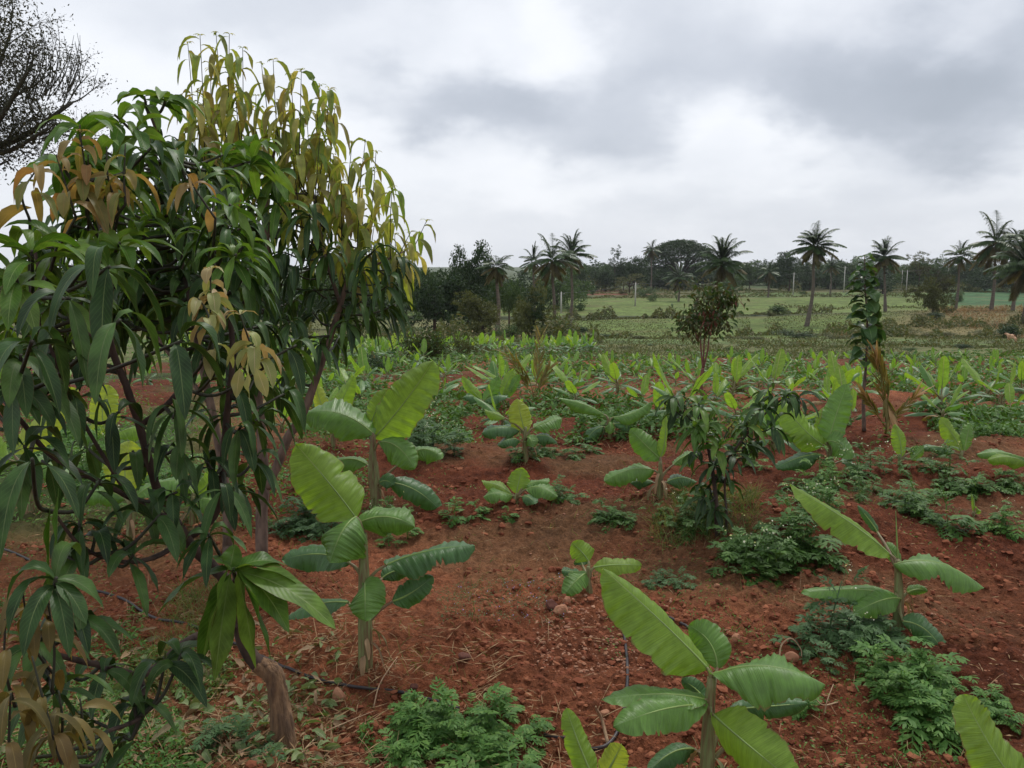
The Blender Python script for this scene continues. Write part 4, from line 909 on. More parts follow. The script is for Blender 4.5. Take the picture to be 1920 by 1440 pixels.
#@@PART3
# ------------------------------------------------------------------ feathery weeds and ground cover
def feather_leaf(acc, base, d, L, m=0):
    """finely lobed leaves: a thin rachis, side lobes and sub-lobes"""
    K = len(base); d = unit(d); side = np.cross(d, (0, 0, 1.)); side[np.linalg.norm(side, axis=1) < .1] = (1, 0, 0); side = unit(side); drp = rng.uniform(.5, 1.3, K)
    C = blades(acc, base, d, L, L * .06, drp, 0, 5, 2, prof_grass, 0, 0, m)
    for t in (1, 2, 3, 4, 5):
        q = C[:, t]; dd = unit(C[:, t] - C[:, t - 1]); Ls = L * (.17 + .30 * math.sin(math.pi * (t / 5.6)) )
        for sg in (-1, 1):
            dv = unit(dd * .75 + side * sg + rng.normal(0, .12, (K, 3))); b2 = blades(acc, q, dv, Ls, Ls * .42, .5, rng.normal(0, .3, K), 2, 2, prof_lobe, 0, 0, m)
            for s2 in (-1, 1):
                blades(acc, b2[:, 1], unit(dv * .8 + np.cross(dv, np.cross(side, dd)) * s2 * .8), Ls * .5, Ls * .24, .4, 0, 1, 2, prof_lobe, 0, 0, m)
    blades(acc, C[:, 5], unit(C[:, 5] - C[:, 4]), L * .28, L * .12, .3, 0, 2, 2, prof_lobe, 0, 0, m)
def feather_plant(h, n, L, flowers=0):
    a = Acc(); K = n; t = np.sqrt(rng.random(K)); stem = []
    lean = rng.normal(0, .12, 2)
    f = rng.uniform(0.02, 1, K); base = np.stack([lean[0] * f * h, lean[1] * f * h, f * h], -1) + rng.normal(0, .015, (K, 3)) * (1 + 2 * f[:, None])
    az = rng.random(K) * 6.28; el = .15 + .9 * f + rng.normal(0, .2, K); d = np.stack([np.cos(az) * np.cos(el), np.sin(az) * np.cos(el), np.sin(el)], -1)
    feather_leaf(a, base, d, L * rng.uniform(.6, 1.15, K) * (1.1 - .35 * f))
    tube(a, [(0, 0, -.02), (lean[0] * h * .5, lean[1] * h * .5, h * .5), (lean[0] * h, lean[1] * h, h)], (.004, .002), 4)
    if flowers:
        k = flowers; az = rng.random(k) * 6.28; r = rng.uniform(.02, .13, k); z = h * rng.uniform(.95, 1.45, k); c = np.stack([np.cos(az) * r + lean[0] * h, np.sin(az) * r + lean[1] * h, z], -1)
        blades(a, np.repeat([(lean[0] * h, lean[1] * h, h * .85)], k, 0), c - (lean[0] * h, lean[1] * h, h * .85), np.linalg.norm(c - (lean[0] * h, lean[1] * h, h * .85), axis=1), .0022, 0, 0, 1, 2, prof_lobe)
        flakes(a, c, .0055, 1, 1.6, 1); flakes(a, c + rng.normal(0, .008, c.shape), .0045, 1, 1.6, 1)
    return a
FP = [feather_plant(rng.uniform(.04, .10), 13, .135) for _ in range(5)]; FT = [feather_plant(rng.uniform(.15, .24), 16, .10, 6) for _ in range(4)]
def ellipse(n, cx, cy, rx, ry, rot=0):
    a = rng.random(n) * 6.28; r = np.sqrt(rng.random(n)) * (1 + .15 * np.sin(a * 3)); x, y = np.cos(a) * r * rx, np.sin(a) * r * ry; c, s = math.cos(R(rot)), math.sin(R(rot))
    return cx + x * c - y * s, cy + x * s + y * c
def weed_patch(cx, cy, rx, ry, n, sc, label, mt='weed', tall=0.0, rot=0, name='feathery_weed'):
    n = max(4, int(n * .68)); sc *= .84; rx, ry = rx * 1.06, ry * 1.06
    """cx, cy, rx, ry: where the patch stands on the ground, given by the rows and columns it covers"""
    px, py = ellipse(n, cx, cy, rx, ry, rot); a = Acc(); c0 = G(cx, cy)
    for x, y in zip(px, py):
        g = G(x, min(y, 1700)); pr = FT[rng.integers(4)] if rng.random() < tall else FP[rng.integers(5)]
        a.merge(pr, g, rng.random() * 6.28, sc * rng.uniform(.45, 1.3))
    tag(a.build(name, [M[mt], M['flower']], origin=c0), label, 'weed', 'feathery weeds on the red soil')
W_ = weed_patch
W_(890, 1388, 140, 60, 44, .9, 'bright green feathery weed patch at the bottom centre, tallest near the banana leaf', 'weed')
W_(740, 1400, 60, 35, 8, .8, 'thin feathery weeds with tiny white buds beside the bright patch, toward the mango trunk', 'weed', .3)
W_(1600, 1210, 95, 40, 22, 1.0, 'bluish green feathery weeds around the stem of the leaning right banana plant', 'weedb', .15)
W_(1715, 1300, 110, 40, 42, .95, 'long diagonal tongue of feathery weeds running down to the right corner', 'weed', 0, 42)
W_(1560, 1200, 60, 22, 8, .9, 'low grey-green feathery weeds at the left end of the diagonal tongue', 'weedb')
W_(1860, 1350, 60, 30, 10, .9, 'feathery weeds behind the corner banana blade', 'weed')
W_(1450, 1055, 85, 34, 32, 1.3, 'big dark green bushy feathery weed right of the small mango tree', 'weedd', .2)
W_(1510, 965, 70, 22, 14, 1.1, 'white-flowering feathery weeds above the big dark weed', 'weed', .8)
W_(1140, 972, 55, 16, 9, 1.0, 'dark feathery weed mat on open soil left of the small mango tree', 'weedd')
W_(1290, 975, 75, 18, 12, 1.0, 'thin mixed weeds around the foot of the small mango tree', 'weedd', .3)
W_(1655, 940, 60, 16, 10, 1.2, 'feathery weed clump left of the yellowing leaf tip', 'weedd', .3)
W_(1745, 975, 50, 16, 9, 1.2, 'feathery weed clump right behind the leaning banana plant', 'weedd')
W_(1845, 915, 70, 12, 12, 1.2, 'flat dark weed clump by the right picture edge, above the tiny shoot', 'weedd')
W_(1890, 985, 40, 14, 6, 1.0, 'weeds at the right edge below the flat dark clump', 'weed', .3)
W_(1700, 890, 90, 14, 12, 1.3, 'feathery weeds in front of the rippled upright banana leaf', 'weedd', .3)
W_(1550, 920, 60, 12, 9, 1.3, 'flowering weeds under the stout banana plant with the V of leaves', 'weed', .7)
W_(820, 845, 62, 18, 22, 1.5, 'soft pale green weed bush right of the tall banana pair', 'weedb', .8)
W_(1030, 935, 45, 8, 7, .9, 'dark weeds just right of the small low banana plant', 'weedd')
W_(1000, 850, 90, 9, 12, 1.0, 'low weed strip at the foot of the plant with the yellow-green upright leaf', 'weedd')
W_(560, 985, 75, 30, 22, 1.1, 'bluish weeds between the slim mango trunk and the nearest tall banana', 'weedb', .4)
W_(600, 900, 50, 30, 10, 1.1, 'white-flowering weeds behind the nearest tall banana blade', 'weed', .9)
W_(740, 1010, 45, 22, 10, 1.0, 'pale flowering weeds right behind the nearest tall banana stem', 'weed', .9)
W_(905, 965, 60, 12, 8, .8, 'sparse low weeds on bare soil left of the small low banana', 'weed')
W_(1240, 1100, 38, 9, 5, .6, 'small grey weed tuft on bare soil left of the big dark weed', 'weedb')
W_(1480, 1330, 55, 16, 5, .6, 'scattered small weeds between the nearest banana and the diagonal tongue', 'weed')
W_(300, 900, 160, 30, 34, 1.3, 'weeds in green light behind the front mango branches', 'weed', .5)
W_(80, 840, 120, 40, 30, 1.4, 'weeds at the far left behind the mango branches', 'weed', .5)
W_(1400, 870, 60, 12, 10, 1.1, 'flowering weeds between the small mango and the stout banana plant', 'weed', .7)
W_(1780, 930, 60, 8, 5, .8, 'low weeds around the tiny shoot on bare soil', 'weed')
W_(430, 1415, 70, 14, 8, .7, 'small grey-green weeds at the foot of the tan mango trunk', 'weedb')

def cover_leaves(n, x0, x1, y0, y1, size, mt, name, label, hgt=.03, mask=None, asp=.7, thr=.5, seed=0, up=1.2):
    x, y = scatter_px(n, x0, x1, y0, y1, mask); k = fbm(x / (.5 + y * .04), y / (.5 + y * .06), 3, 91 + seed) > thr; x, y = x[k], y[k]
    c = gp(x, y); c[:, 2] += rng.random(len(c)) ** 1.5 * hgt * (.6 + .04 * y); s = size * (.55 + .07 * y) * rng.uniform(.5, 1.3, len(c))
    a = Acc(); flakes(a, c, s, up, asp); tag(a.build(name, mt), label, kind='stuff'); return a
cover_leaves(26000, -40, 1960, 830, 1480, .010, M['weed'], 'weed_cover', 'small creeping weeds scattered over the red soil', .035, thr=.57, seed=1)
cover_leaves(24000, -40, 700, 1130, 1480, .015, M['weed'], 'ground_cover', 'dense low weeds under the front mango tree', .05, thr=.55, seed=2)
cover_leaves(60000, 500, 1960, 668, 830, .036, M['weedd'], 'field_weed_cover', 'dark low weeds between the banana rows', .13, thr=.44, seed=3)
cover_leaves(16000, 500, 1960, 680, 840, .022, M['weed'], 'light_weed_cover', 'paler small weeds between the banana rows', .16, thr=.5, seed=13)
cover_leaves(16000, -40, 700, 640, 960, .020, M['weed'], 'weed_undergrowth', 'green weeds behind the mango trees', .22, thr=.36, seed=4)
cover_leaves(3000, 820, 1080, 1070, 1180, .006, M['weedb'], 'creeping_flower_cover', 'bluish creeping weed mat with tiny blue flowers', .03, thr=.35, seed=5)
x, y = scatter_px(80, 850, 1080, 1080, 1190); c = gp(x, y); c[:, 2] += .025; a = Acc(); flakes(a, c, .003, 1, 1.8)
tag(a.build('blue_flower_cover', M['flowerb']), 'tiny blue flowers of the creeping weed', kind='stuff')
def grass_px(n, x0, x1, y0, y1, L, mt, name, label, thr=.5, seed=0, wd=.0035, mask=None, spread=.5):
    x, y = scatter_px(n, x0, x1, y0, y1, mask); k = fbm(x / (.3 + y * .05), y / (.3 + y * .07), 3, 191 + seed) > thr; x, y = x[k], y[k]; K = len(x)
    d = unit(np.stack([rng.normal(0, spread, K), rng.normal(0, spread, K), np.ones(K)], -1)); a = Acc()
    blades(a, gp(x, y) - (0, 0, .01), d, L * rng.uniform(.4, 1.3, K), wd * (.5 + .12 * y), rng.uniform(.3, 1.8, K), rng.random(K) * 3, 3, 2, prof_grass, 0, 0)
    tag(a.build(name, mt), label, kind='stuff')
grass_px(5200, -40, 1960, 820, 1470, .09, M['grass'], 'grass', 'thin grass between the weeds', .58, 1)
grass_px(2600, 150, 420, 1100, 1290, .16, M['grass'], 'tall_grass', 'wispy grass beside the black hose', .42, 2, .003)
grass_px(1600, 1220, 1420, 960, 1030, .16, M['grass'], 'dry_green_grass', 'grass under the small mango tree', .4, 3, .003)
grass_px(1500, 850, 1010, 930, 1010, .07, M['grass'], 'short_grass', 'short grass in front of the small low banana', .46, 8, .003)
grass_px(9000, 560, 1960, 640, 860, .12, M['dry'], 'dry_grass', 'dry grass and litter between the banana rows', .5, 4, .0035, spread=.9)
grass_px(44000, 560, 1980, 600, 684, .22, M['scrub'], 'scrub_grass', 'brown-green rough grass beyond the field', .40, 5, .008, mask=lambda x, y: y > 26.5 + .06 * x, spread=.6)
grass_px(12000, 1560, 1980, 545, 640, .8, M['dry'], 'hill_grass', 'dry grass on the bank at the right', .48, 6, .006, mask=lambda x, y: (y > 60) & (y < 170), spread=.6)
# litter, straw, roots
def straws(n, x0, x1, y0, y1, L, label, name, mt='dry', thr=.5, seed=0):
    x, y = scatter_px(n, x0, x1, y0, y1); k = fbm(x / .5, y / .5, 2, 300 + seed) > thr; x, y = x[k], y[k]; K = len(x); az = rng.random(K) * 6.28; a = Acc()
    blades(a, gp(x, y) + (0, 0, .008), np.stack([np.cos(az), np.sin(az), rng.uniform(-.05, .5, K)], -1), L * rng.uniform(.3, 1.2, K), .0028, rng.uniform(0, .9, K), 0, 4, 2, prof_lobe, 0, .8); tag(a.build(name, M[mt]), label, kind='stuff')
straws(1500, -40, 1960, 850, 1480, .10, 'dry straw and rootlets lying on the soil', 'straw_litter')
straws(1500, -40, 700, 1120, 1480, .14, 'dry straw and twigs lying under the mango tree', 'straw_mulch', thr=.35, seed=5)
straws(420, 620, 1130, 1190, 1440, .16, 'dry roots round the mound', 'root_litter', thr=.4, seed=2)
x, y = scatter_px(260, 120, 640, 1200, 1470); K = len(x); az = rng.random(K) * 6.28; a = Acc()
blades(a, gp(x, y) + (0, 0, .015), np.stack([np.cos(az), np.sin(az), rng.uniform(.1, .8, K)], -1), rng.uniform(.03, .08, K), rng.uniform(.015, .035, K), .9, rng.normal(0, .8, K), 5, 3, prof_oval, .4, .1)
tag(a.build('cut_leaf_litter', M['pale_green']), 'pale green cut leaves lying under the mango tree', kind='stuff')
x, y = scatter_px(900, -40, 640, 1150, 1470); K = len(x); az = rng.random(K) * 6.28; a = Acc()
k = rng.random(K) < .5; x, y, az = x[k], y[k], az[k]; K = len(x)
blades(a, gp(x, y) + (0, 0, .012), np.stack([np.cos(az), np.sin(az), rng.uniform(0, .4, K)], -1), rng.uniform(.02, .11, K) ** 1.0, rng.uniform(.008, .03, K), rng.uniform(-.5, 1.2, K), rng.normal(0, .9, K), 6, 3, prof_mango, rng.uniform(0, 1, K), .2)
tag(a.build('leaf_litter', M['litter']), 'dry fallen leaves under the mango tree', kind='stuff')
# clods and gravel
def lumps(n, x0, x1, y0, y1, s0, s1, mt, name, label, thr=.45, seed=0, flat=.6):
    x, y = scatter_px(n, x0, x1, y0, y1); k = fbm(x / .7, y / .7, 3, 400 + seed) > thr; x, y = x[k], y[k]; K = len(x)
    t = (1 + 5 ** .5) / 2; V = unit(np.array([(-1, t, 0), (1, t, 0), (-1, -t, 0), (1, -t, 0), (0, -1, t), (0, 1, t), (0, -1, -t), (0, 1, -t), (t, 0, -1), (t, 0, 1), (-t, 0, -1), (-t, 0, 1)], float))
    Fc = np.array([(0, 11, 5), (0, 5, 1), (0, 1, 7), (0, 7, 10), (0, 10, 11), (1, 5, 9), (5, 11, 4), (11, 10, 2), (10, 7, 6), (7, 1, 8), (3, 9, 4), (3, 4, 2), (3, 2, 6), (3, 6, 8), (3, 8, 9), (4, 9, 5), (2, 4, 11), (6, 2, 10), (8, 6, 7), (9, 8, 1)])
    s = (s0 * (s1 / s0) ** (rng.random(K) ** 2.6)) * (.55 + .14 * y); ax = rng.uniform(.6, 1.3, (K, 1, 3)) * np.array((1, 1, flat))
    a_ = rng.random(K) * 6.28; Vr = V[None] * (1 + rng.normal(0, .17, (K, 12, 1))) * ax * s[:, None, None]; c, sn = np.cos(a_)[:, None], np.sin(a_)[:, None]
    Vr = np.stack([Vr[..., 0] * c - Vr[..., 1] * sn, Vr[..., 0] * sn + Vr[..., 1] * c, Vr[..., 2]], -1) + gp(x, y)[:, None] + (s * .15)[:, None, None] * np.array((0, 0, 1))
    a = Acc(); a.add(Vr, None, None, (Fc[None] + (np.arange(K) * 12)[:, None, None]).reshape(-1, 3)); tag(a.build(name, mt, smooth=False), label, kind='stuff')
M['clod'] = leafmat('soil_clod', [(.12, .038, .02), (.19, .063, .034), (.27, .105, .055)], 0, .95, None, patch=.2, spec=.1)
M['grit'] = leafmat('gravel_stone', [(.26, .11, .06), (.30, .14, .08), (.36, .20, .13), (.16, .06, .035)], 0, .9, None, patch=.2, spec=.2)
lumps(30000, -60, 1980, 850, 1500, .0022, .022, M['clod'], 'soil_clod_cover', 'loose red soil clods', .42, 0, .6)
lumps(5200, -60, 1980, 850, 1500, .0025, .010, M['grit'], 'gravel', 'orange gravel on the red soil', .50, 1)
lumps(900, 1000, 1260, 1120, 1260, .004, .012, M['grit'], 'gravel_spill', 'orange gravel beside the loose stones', .3, 2)
lumps(5000, 560, 1980, 690, 850, .004, .02, M['clod'], 'far_soil_clod_cover', 'red soil clods in the rows', .42, 3)
def stone(px, py, w, h, mt, label):
    g = G(px, py + h / 2); D = depth_of(g); r = w / 2 * D / F; a = Acc(); n, k = 12, 18; th, ph = np.meshgrid(np.linspace(0, math.pi, n), np.linspace(0, 2 * math.pi, k, endpoint=False), indexing='ij')
    V = np.stack([np.sin(th) * np.cos(ph), np.sin(th) * np.sin(ph), np.cos(th)], -1).reshape(-1, 3); s = rng.random() * 99
    pl = rdir(9); dd = rng.uniform(.62, .95, 9); rad_ = np.min(np.where(V @ pl.T > .05, dd / np.maximum(V @ pl.T, .05), 9), 1); V = V * np.minimum(rad_, 1.05)[:, None]
    V = V * (1 + .05 * (fbm(V[:, 0] * 3 + s, V[:, 1] * 3 + V[:, 2] * 2, 3) - .5)[:, None]) * (1, .8, h / w * 1.1) * r
    i, j = np.meshgrid(np.arange(n - 1), np.arange(k), indexing='ij'); j2 = (j + 1) % k; Q = np.stack([i * k + j, (i + 1) * k + j, (i + 1) * k + j2, i * k + j2], -1).reshape(-1, 4)
    a.add(V + (0, 0, r * h / w * .55), Q); o = a.build('stone', M[mt], smooth=False); o.location = tuple(g); tag(o, label, 'stone', 'loose stones on the red soil')
stone(1036, 1131, 26, 22, 'stoned', 'dark red stone beside the pale stone near the small four-leaved banana')
stone(1052, 1141, 26, 22, 'stone', 'pale orange stone leaning against the dark red stone')
stone(1062, 1124, 16, 14, 'stone', 'small orange stone just behind the pale one of the stone pair')
stone(1735, 1360, 32, 22, 'stone', 'pinkish flat stone at the lower end of the feathery weed tongue')
stone(1484, 1232, 26, 18, 'stone', 'reddish stone ringed by a dry curved stalk')
stone(1380, 1195, 18, 16, 'stone', 'orange stone behind the raised leaf of the nearest banana')
stone(1344, 1097, 12, 9, 'stone', 'tiny pale stone alone on the open soil of the slope')
stone(1134, 1337, 18, 12, 'stone', 'orange-red stone lying beside the black hose')
stone(636, 1300, 24, 36, 'stone', 'upright tan stone beside the black hose near the mango trunk')
stone(1483, 1205, 20, 14, 'stoned', 'dark stone under the left end of the bluish weeds')
stone(775, 1285, 18, 12, 'stoned', 'brownish red stone in front of the mound')
stone(872, 1228, 28, 12, 'stoned', 'flat brown stone on the right slope of the mound')
# drip hoses
def hose(pts, r, label):
    a = Acc(); p = np.array([G(x, y) + (0, 0, r * .7) for x, y in pts]); p = smooth_path(p, 8)
    p[:, 2] = height(p[:, 0], p[:, 1]) + r * .6; p[:, 2] = np.convolve(np.pad(p[:, 2], 3, 'edge'), np.ones(7) / 7, 'valid') + .004
    tube(a, p, (r,), 8); o = a.build('irrigation_hose', M['hose'], origin=p[0]); tag(o, label, 'hose', 'black drip irrigation hoses')
hose([(-60, 1010), (60, 1050), (150, 1105), (230, 1130), (290, 1160), (360, 1178), (440, 1215), (520, 1248), (600, 1278), (680, 1296), (790, 1312), (860, 1335)], .0065, 'black hose crossing behind the mango trunk toward the bright weed patch')
hose([(1150, 1120), (1160, 1150), (1170, 1190), (1176, 1250), (1174, 1310), (1160, 1370), (1135, 1405), (1105, 1412), (1070, 1395), (1020, 1380)], .0065, 'black hose coming down the open soil and curling behind the yellow banana leaf')
hose([(1230, 1150), (1275, 1172), (1310, 1188), (1360, 1200)], .0065, 'short stretch of black hose behind the long pale banana blade')
# dry stalks
def stalk(pts, r, label):
    a = Acc(); q = []
    for x, y, h in pts: g = G(x, y); q.append(g + (0, 0, h))
    tube(a, smooth_path(q, 5), (r, r * .5), 5); tag(a.build('dry_stalk', M['m_stalk'], origin=q[0]), label, 'dry stalk', 'dry stalks on the soil')
M['m_stalk'] = solid('dry_stalk', (.42, .29, .18), (.30, .19, .11), 30, .8, .3)
stalk([(1140, 1400, .01), (1128, 1380, .05), (1118, 1400, .13), (1116, 1410, .16)], .007, 'thick pale dry stalk standing by the hose bend')
stalk([(1570, 1325, .01), (1540, 1340, .03), (1520, 1330, .06), (1512, 1330, .09)], .003, 'thin branching dry stalk on the soil right of the nearest banana')
stalk([(1545, 1345, .01), (1550, 1340, .05), (1560, 1330, .09)], .003, 'thin upright dry stalk right of the nearest banana')
stalk([(1461, 1240, .01), (1465, 1225, .035), (1482, 1218, .045), (1500, 1228, .02), (1503, 1240, .01)], .004, 'curved dry stalk looping over the reddish stone')
stalk([(1500, 1112, 0), (1500, 1112, .1)], .002, 'thin stake left of the leaning banana plant')
stalk([(700, 1330, .0), (712, 1300, .03), (735, 1255, .02), (745, 1240, .01)], .003, 'thin pale stalk lying over the hose end')
stalk([(560, 1420, .0), (600, 1385, .01), (660, 1360, .015), (700, 1340, .01)], .003, 'curved root lying on the pale soil right of the tan trunk')

# ------------------------------------------------------------------ coconut palms
def palm_crown(nf=34, R_=3.6, dull=.25, seed=0, lift=0):
    global rng; keep = rng; rng = np.random.default_rng(seed); g, dd, sp = Acc(), Acc(), Acc()
    for k in range(nf):
        f = (k + .5) / nf; az = k * 2.4 + rng.normal(0, .15); e = 1.5 - f * 2.35 + rng.normal(0, .2) + lift; L = R_ * rng.uniform(.7, 1.12) * (1 - .15 * abs(f - .4)); s = np.linspace(0, 1, 11)
        h = np.array((math.cos(az), math.sin(az), 0)); d = h * math.cos(e) + np.array((0, 0, math.sin(e))); D = unit(d + np.array((0, 0, -1.)) * (s[:, None] ** 1.6) * (.85 if e > .2 else .6)); C = np.cumsum(D, 0) * L / 11
        a = dd if f > 1 - dull else g; tube(a, C, (.045, .012), 4)
        nl = 34; t = np.linspace(.12, .99, nl); P_ = np.stack([np.interp(t, s, C[:, i]) for i in range(3)], -1); T_ = unit(np.stack([np.interp(t, s, D[:, i]) for i in range(3)], -1)); sd_ = unit(np.cross(T_, (0, 0, 1.)) + 1e-6)
        for sg in (-1, 1):
            ll = R_ * .25 * np.sin(np.pi * (.12 + .84 * t)) ** .7 * rng.uniform(.8, 1.15, nl)
            blades(a, P_, T_ * .7 + sd_ * sg + rng.normal(0, .08, (nl, 3)), ll, .17 * R_ / 3.6, rng.uniform(.6, 1.5) + .6 * f, 0, 3, 2, prof_grass, 0, 0)
    rng = keep; return g, dd
PC = [palm_crown(38, 3.6, .25, 1), palm_crown(30, 3.6, .35, 2, -.22), palm_crown(42, 3.6, .2, 3, .12), palm_crown(27, 3.6, .15, 4, .1), palm_crown(33, 3.6, .4, 5, -.35), palm_crown(24, 3.6, .2, 6, -.1), palm_crown(45, 3.6, .3, 8, -.05)]
def at(px, y):                                    # ground point in a picture column at distance y
    x = (px - 960) / F * y
    for _ in range(4): z = float(height(x, y, False)); x = (px - 960) / F * (y * CP - (z - CAMZ) * SP)
    return np.array((x, y, float(height(x, y))))
def zpix(py, y, x=0):                             # height that shows at picture row py at distance y
    a = math.atan((720 - py) / F) - R(PITCH); return CAMZ + y * math.tan(a) 
def palm(px, y, cpy, rpx, k, label, bend=0.0):
    g = at(px, y); zc_ = zpix(cpy, y); r = rpx / F * y; root = empty('coconut_palm', g, label, 'palm tree', 'coconut palms beyond the field'); c = np.array((g[0] + bend, y, zc_)); a = Acc()
    tube(a, smooth_path([g - (0, 0, .3), (g * .6 + c * .4) + (bend * .3 + .15, 0, 0), g * .25 + c * .75 + (bend * .15, 0, 0), c - (0, 0, .1)], 7), (.30, .19, .16, .14, .13), 9, jit=.02); a.build('trunk', M['palmtrunk'], root)
    k = {'coconut palm standing alone just left of the vine-covered trunk': 4, 'tall coconut palm with a long bare leaning trunk in the green field': 6, 'slim coconut palm left of the big palms at the right edge': 5, 'coconut palm just behind the tallest palm': 4, 'coconut palm with a curved trunk base behind the big-leaved sapling': 2}.get(label, k)
    gr, du = Acc(), Acc(); rz = rng.random() * 6.28; gr.merge(PC[k][0], c, rz, r / 3.6); du.merge(PC[k][1], c, rz, r / 3.6)
    gr.build('crown', M['coco'], root); du.build('drooping_frond', M['cocod'], root)
    nt = Acc()
    for q in rdir(7, -.9, 0): 
        cc = c + q * .3 * r / 3.6 - (0, 0, .1); tube(nt, [cc + (0, 0, .13), cc + (0, 0, .06), cc - (0, 0, .06), cc - (0, 0, .14)], (.02, .12, .12, .02), 7)
    nt.build('coconut', M['cocod'], root)
palm(932, 78, 500, 40, 0, 'coconut palm standing alone just left of the vine-covered trunk')
palm(1040, 92, 488, 56, 1, 'big coconut palm with a full crown, left one of the close palm pair', -.3)
palm(1068, 104, 478, 50, 0, 'taller coconut palm, right one of the close palm pair', .2)
palm(1000, 112, 490, 36, 3, 'coconut palm half hidden behind the left of the close palm pair')
palm(1220, 240, 468, 21, 1, 'small far coconut palm touching the left side of the umbrella-shaped tree')
palm(1347, 100, 492, 60, 2, 'broad heavy-crowned coconut palm behind the red-stemmed tree', .2)
palm(1272, 190, 520, 32, 1, 'short coconut palm below the umbrella-shaped tree')
palm(1512, 92, 462, 52, 0, 'tall coconut palm with a long bare leaning trunk in the green field', .5)
palm(1660, 128, 482, 44, 2, 'coconut palm with a curved trunk base behind the big-leaved sapling', -.6)
palm(1790, 130, 480, 38, 3, 'slim coconut palm left of the big palms at the right edge', .2)
palm(1858, 108, 455, 66, 1, 'tallest coconut palm, on the brown bank at the right')
palm(1898, 118, 452, 46, 0, 'coconut palm just behind the tallest palm')
palm(1918, 84, 500, 82, 2, 'low dark coconut palm at the right picture edge with hanging fronds')
palm(1440, 210, 510, 26, 1, 'short far coconut palm right of the heavy-crowned palm')
palm(1556, 215, 500, 24, 3, 'small far coconut palm right of the tall leaning palm')
# young palm seedlings
def seedling(base_px, fr, label, tipcol=False):
    g = G(*base_px); D = depth_of(g); root = empty('palm_seedling', g, label, 'palm seedling', 'yellowing palm seedlings'); st = Acc()
    tube(st, [g - (0, 0, .02), g + (0, 0, .12)], (.02, .014), 7); st.build('stem', M['cocoy'], root)
    for (x1, y1, x2, y2, w) in fr:
        a = Acc(); p0 = g + (0, 0, .05); p1 = P(x1, y1, D); p2 = P(x2, y2, D + rng.normal(0, .05)); path = smooth_path([p0, p1, p2], 8); tube(a, path, (.008, .002), 5)
        n = 12; t = np.linspace(.35, .97, n); s = np.linspace(0, 1, len(path)); q = np.stack([np.interp(t, s, path[:, i]) for i in range(3)], -1); T_ = unit(p2 - p1); sd_ = unit(np.cross(T_, (0, 1, 0)))
        for sg in (-1, 1):
            ll = w * D / F * rng.uniform(.8, 1.2, n) * 2.2; k = slice(None)
            blades(a, q, T_ * 1.6 + sd_ * sg * .55 + rng.normal(0, .06, (n, 3)), ll, .028, .25, rng.normal(0, .5, n), 4, 3, prof_mango, .3, 0)
        if tipcol: blades(a, q[-4:], T_ + rng.normal(0, .15, (4, 3)), .22, .035, .2, rng.normal(0, .5, 4), 4, 3, prof_lobe, .2, 0, 1)
        a.build('frond', [M['cocoy'], M['cocotip']], root)
seedling((1002, 755), [(1008, 700, 1014, 632, 14), (990, 710, 950, 664, 13), (985, 720, 968, 680, 10), (1015, 720, 1030, 690, 10)], 'bronze-yellow palm seedling with one tall upright frond, in the middle of the field')
seedling((1662, 815), [(1655, 740, 1640, 668, 16), (1664, 735, 1645, 670, 14), (1640, 770, 1622, 745, 10), (1680, 780, 1715, 745, 10), (1660, 745, 1668, 775, 16)], 'yellow palm seedling with scorched tan tips in front of the big-leaved sapling', True)

# ------------------------------------------------------------------ trees beyond the field
def crown(acc, blobs, n, size, m=0, shell=.6, clump=.16, up=.4, asp=.7):
    vol = np.array([b[3] * b[4] * b[5] for b in blobs]); cnt = np.maximum(2, (n * vol / vol.sum())).astype(int)
    for b, k in zip(blobs, cnt):
        nc = max(2, k // 26); q = rdir(nc) * (rng.uniform(shell, 1, nc) * rng.uniform(.85, 1.18, nc))[:, None]; ctr = np.array(b[:3]) + q * np.array(b[3:6]); m_ = min(b[3:6]) * clump
        c = np.repeat(ctr, 26, 0) + rng.normal(0, 1, (nc * 26, 3)) * np.array((1.25, 1.25, .75)) * m_ * rng.uniform(.6, 1.3, (nc * 26, 1)); flakes(acc, c, size * rng.uniform(.6, 1.3, len(c)), up, asp, m)
def limbs_to(acc, base, top, blobs, r):
    tube(acc, smooth_path([base - (0, 0, .3), (base + top) / 2 + rng.normal(0, .15, 3) * r * 4, top], 5), (r * 1.4, r, r * .7), 8, jit=.04)
    for b in blobs: c = np.array(b[:3]); tube(acc, smooth_path([base * .35 + top * .65, (top + c) / 2 + rng.normal(0, .2, 3) * r, c], 4), (r * .55, r * .12), 5)
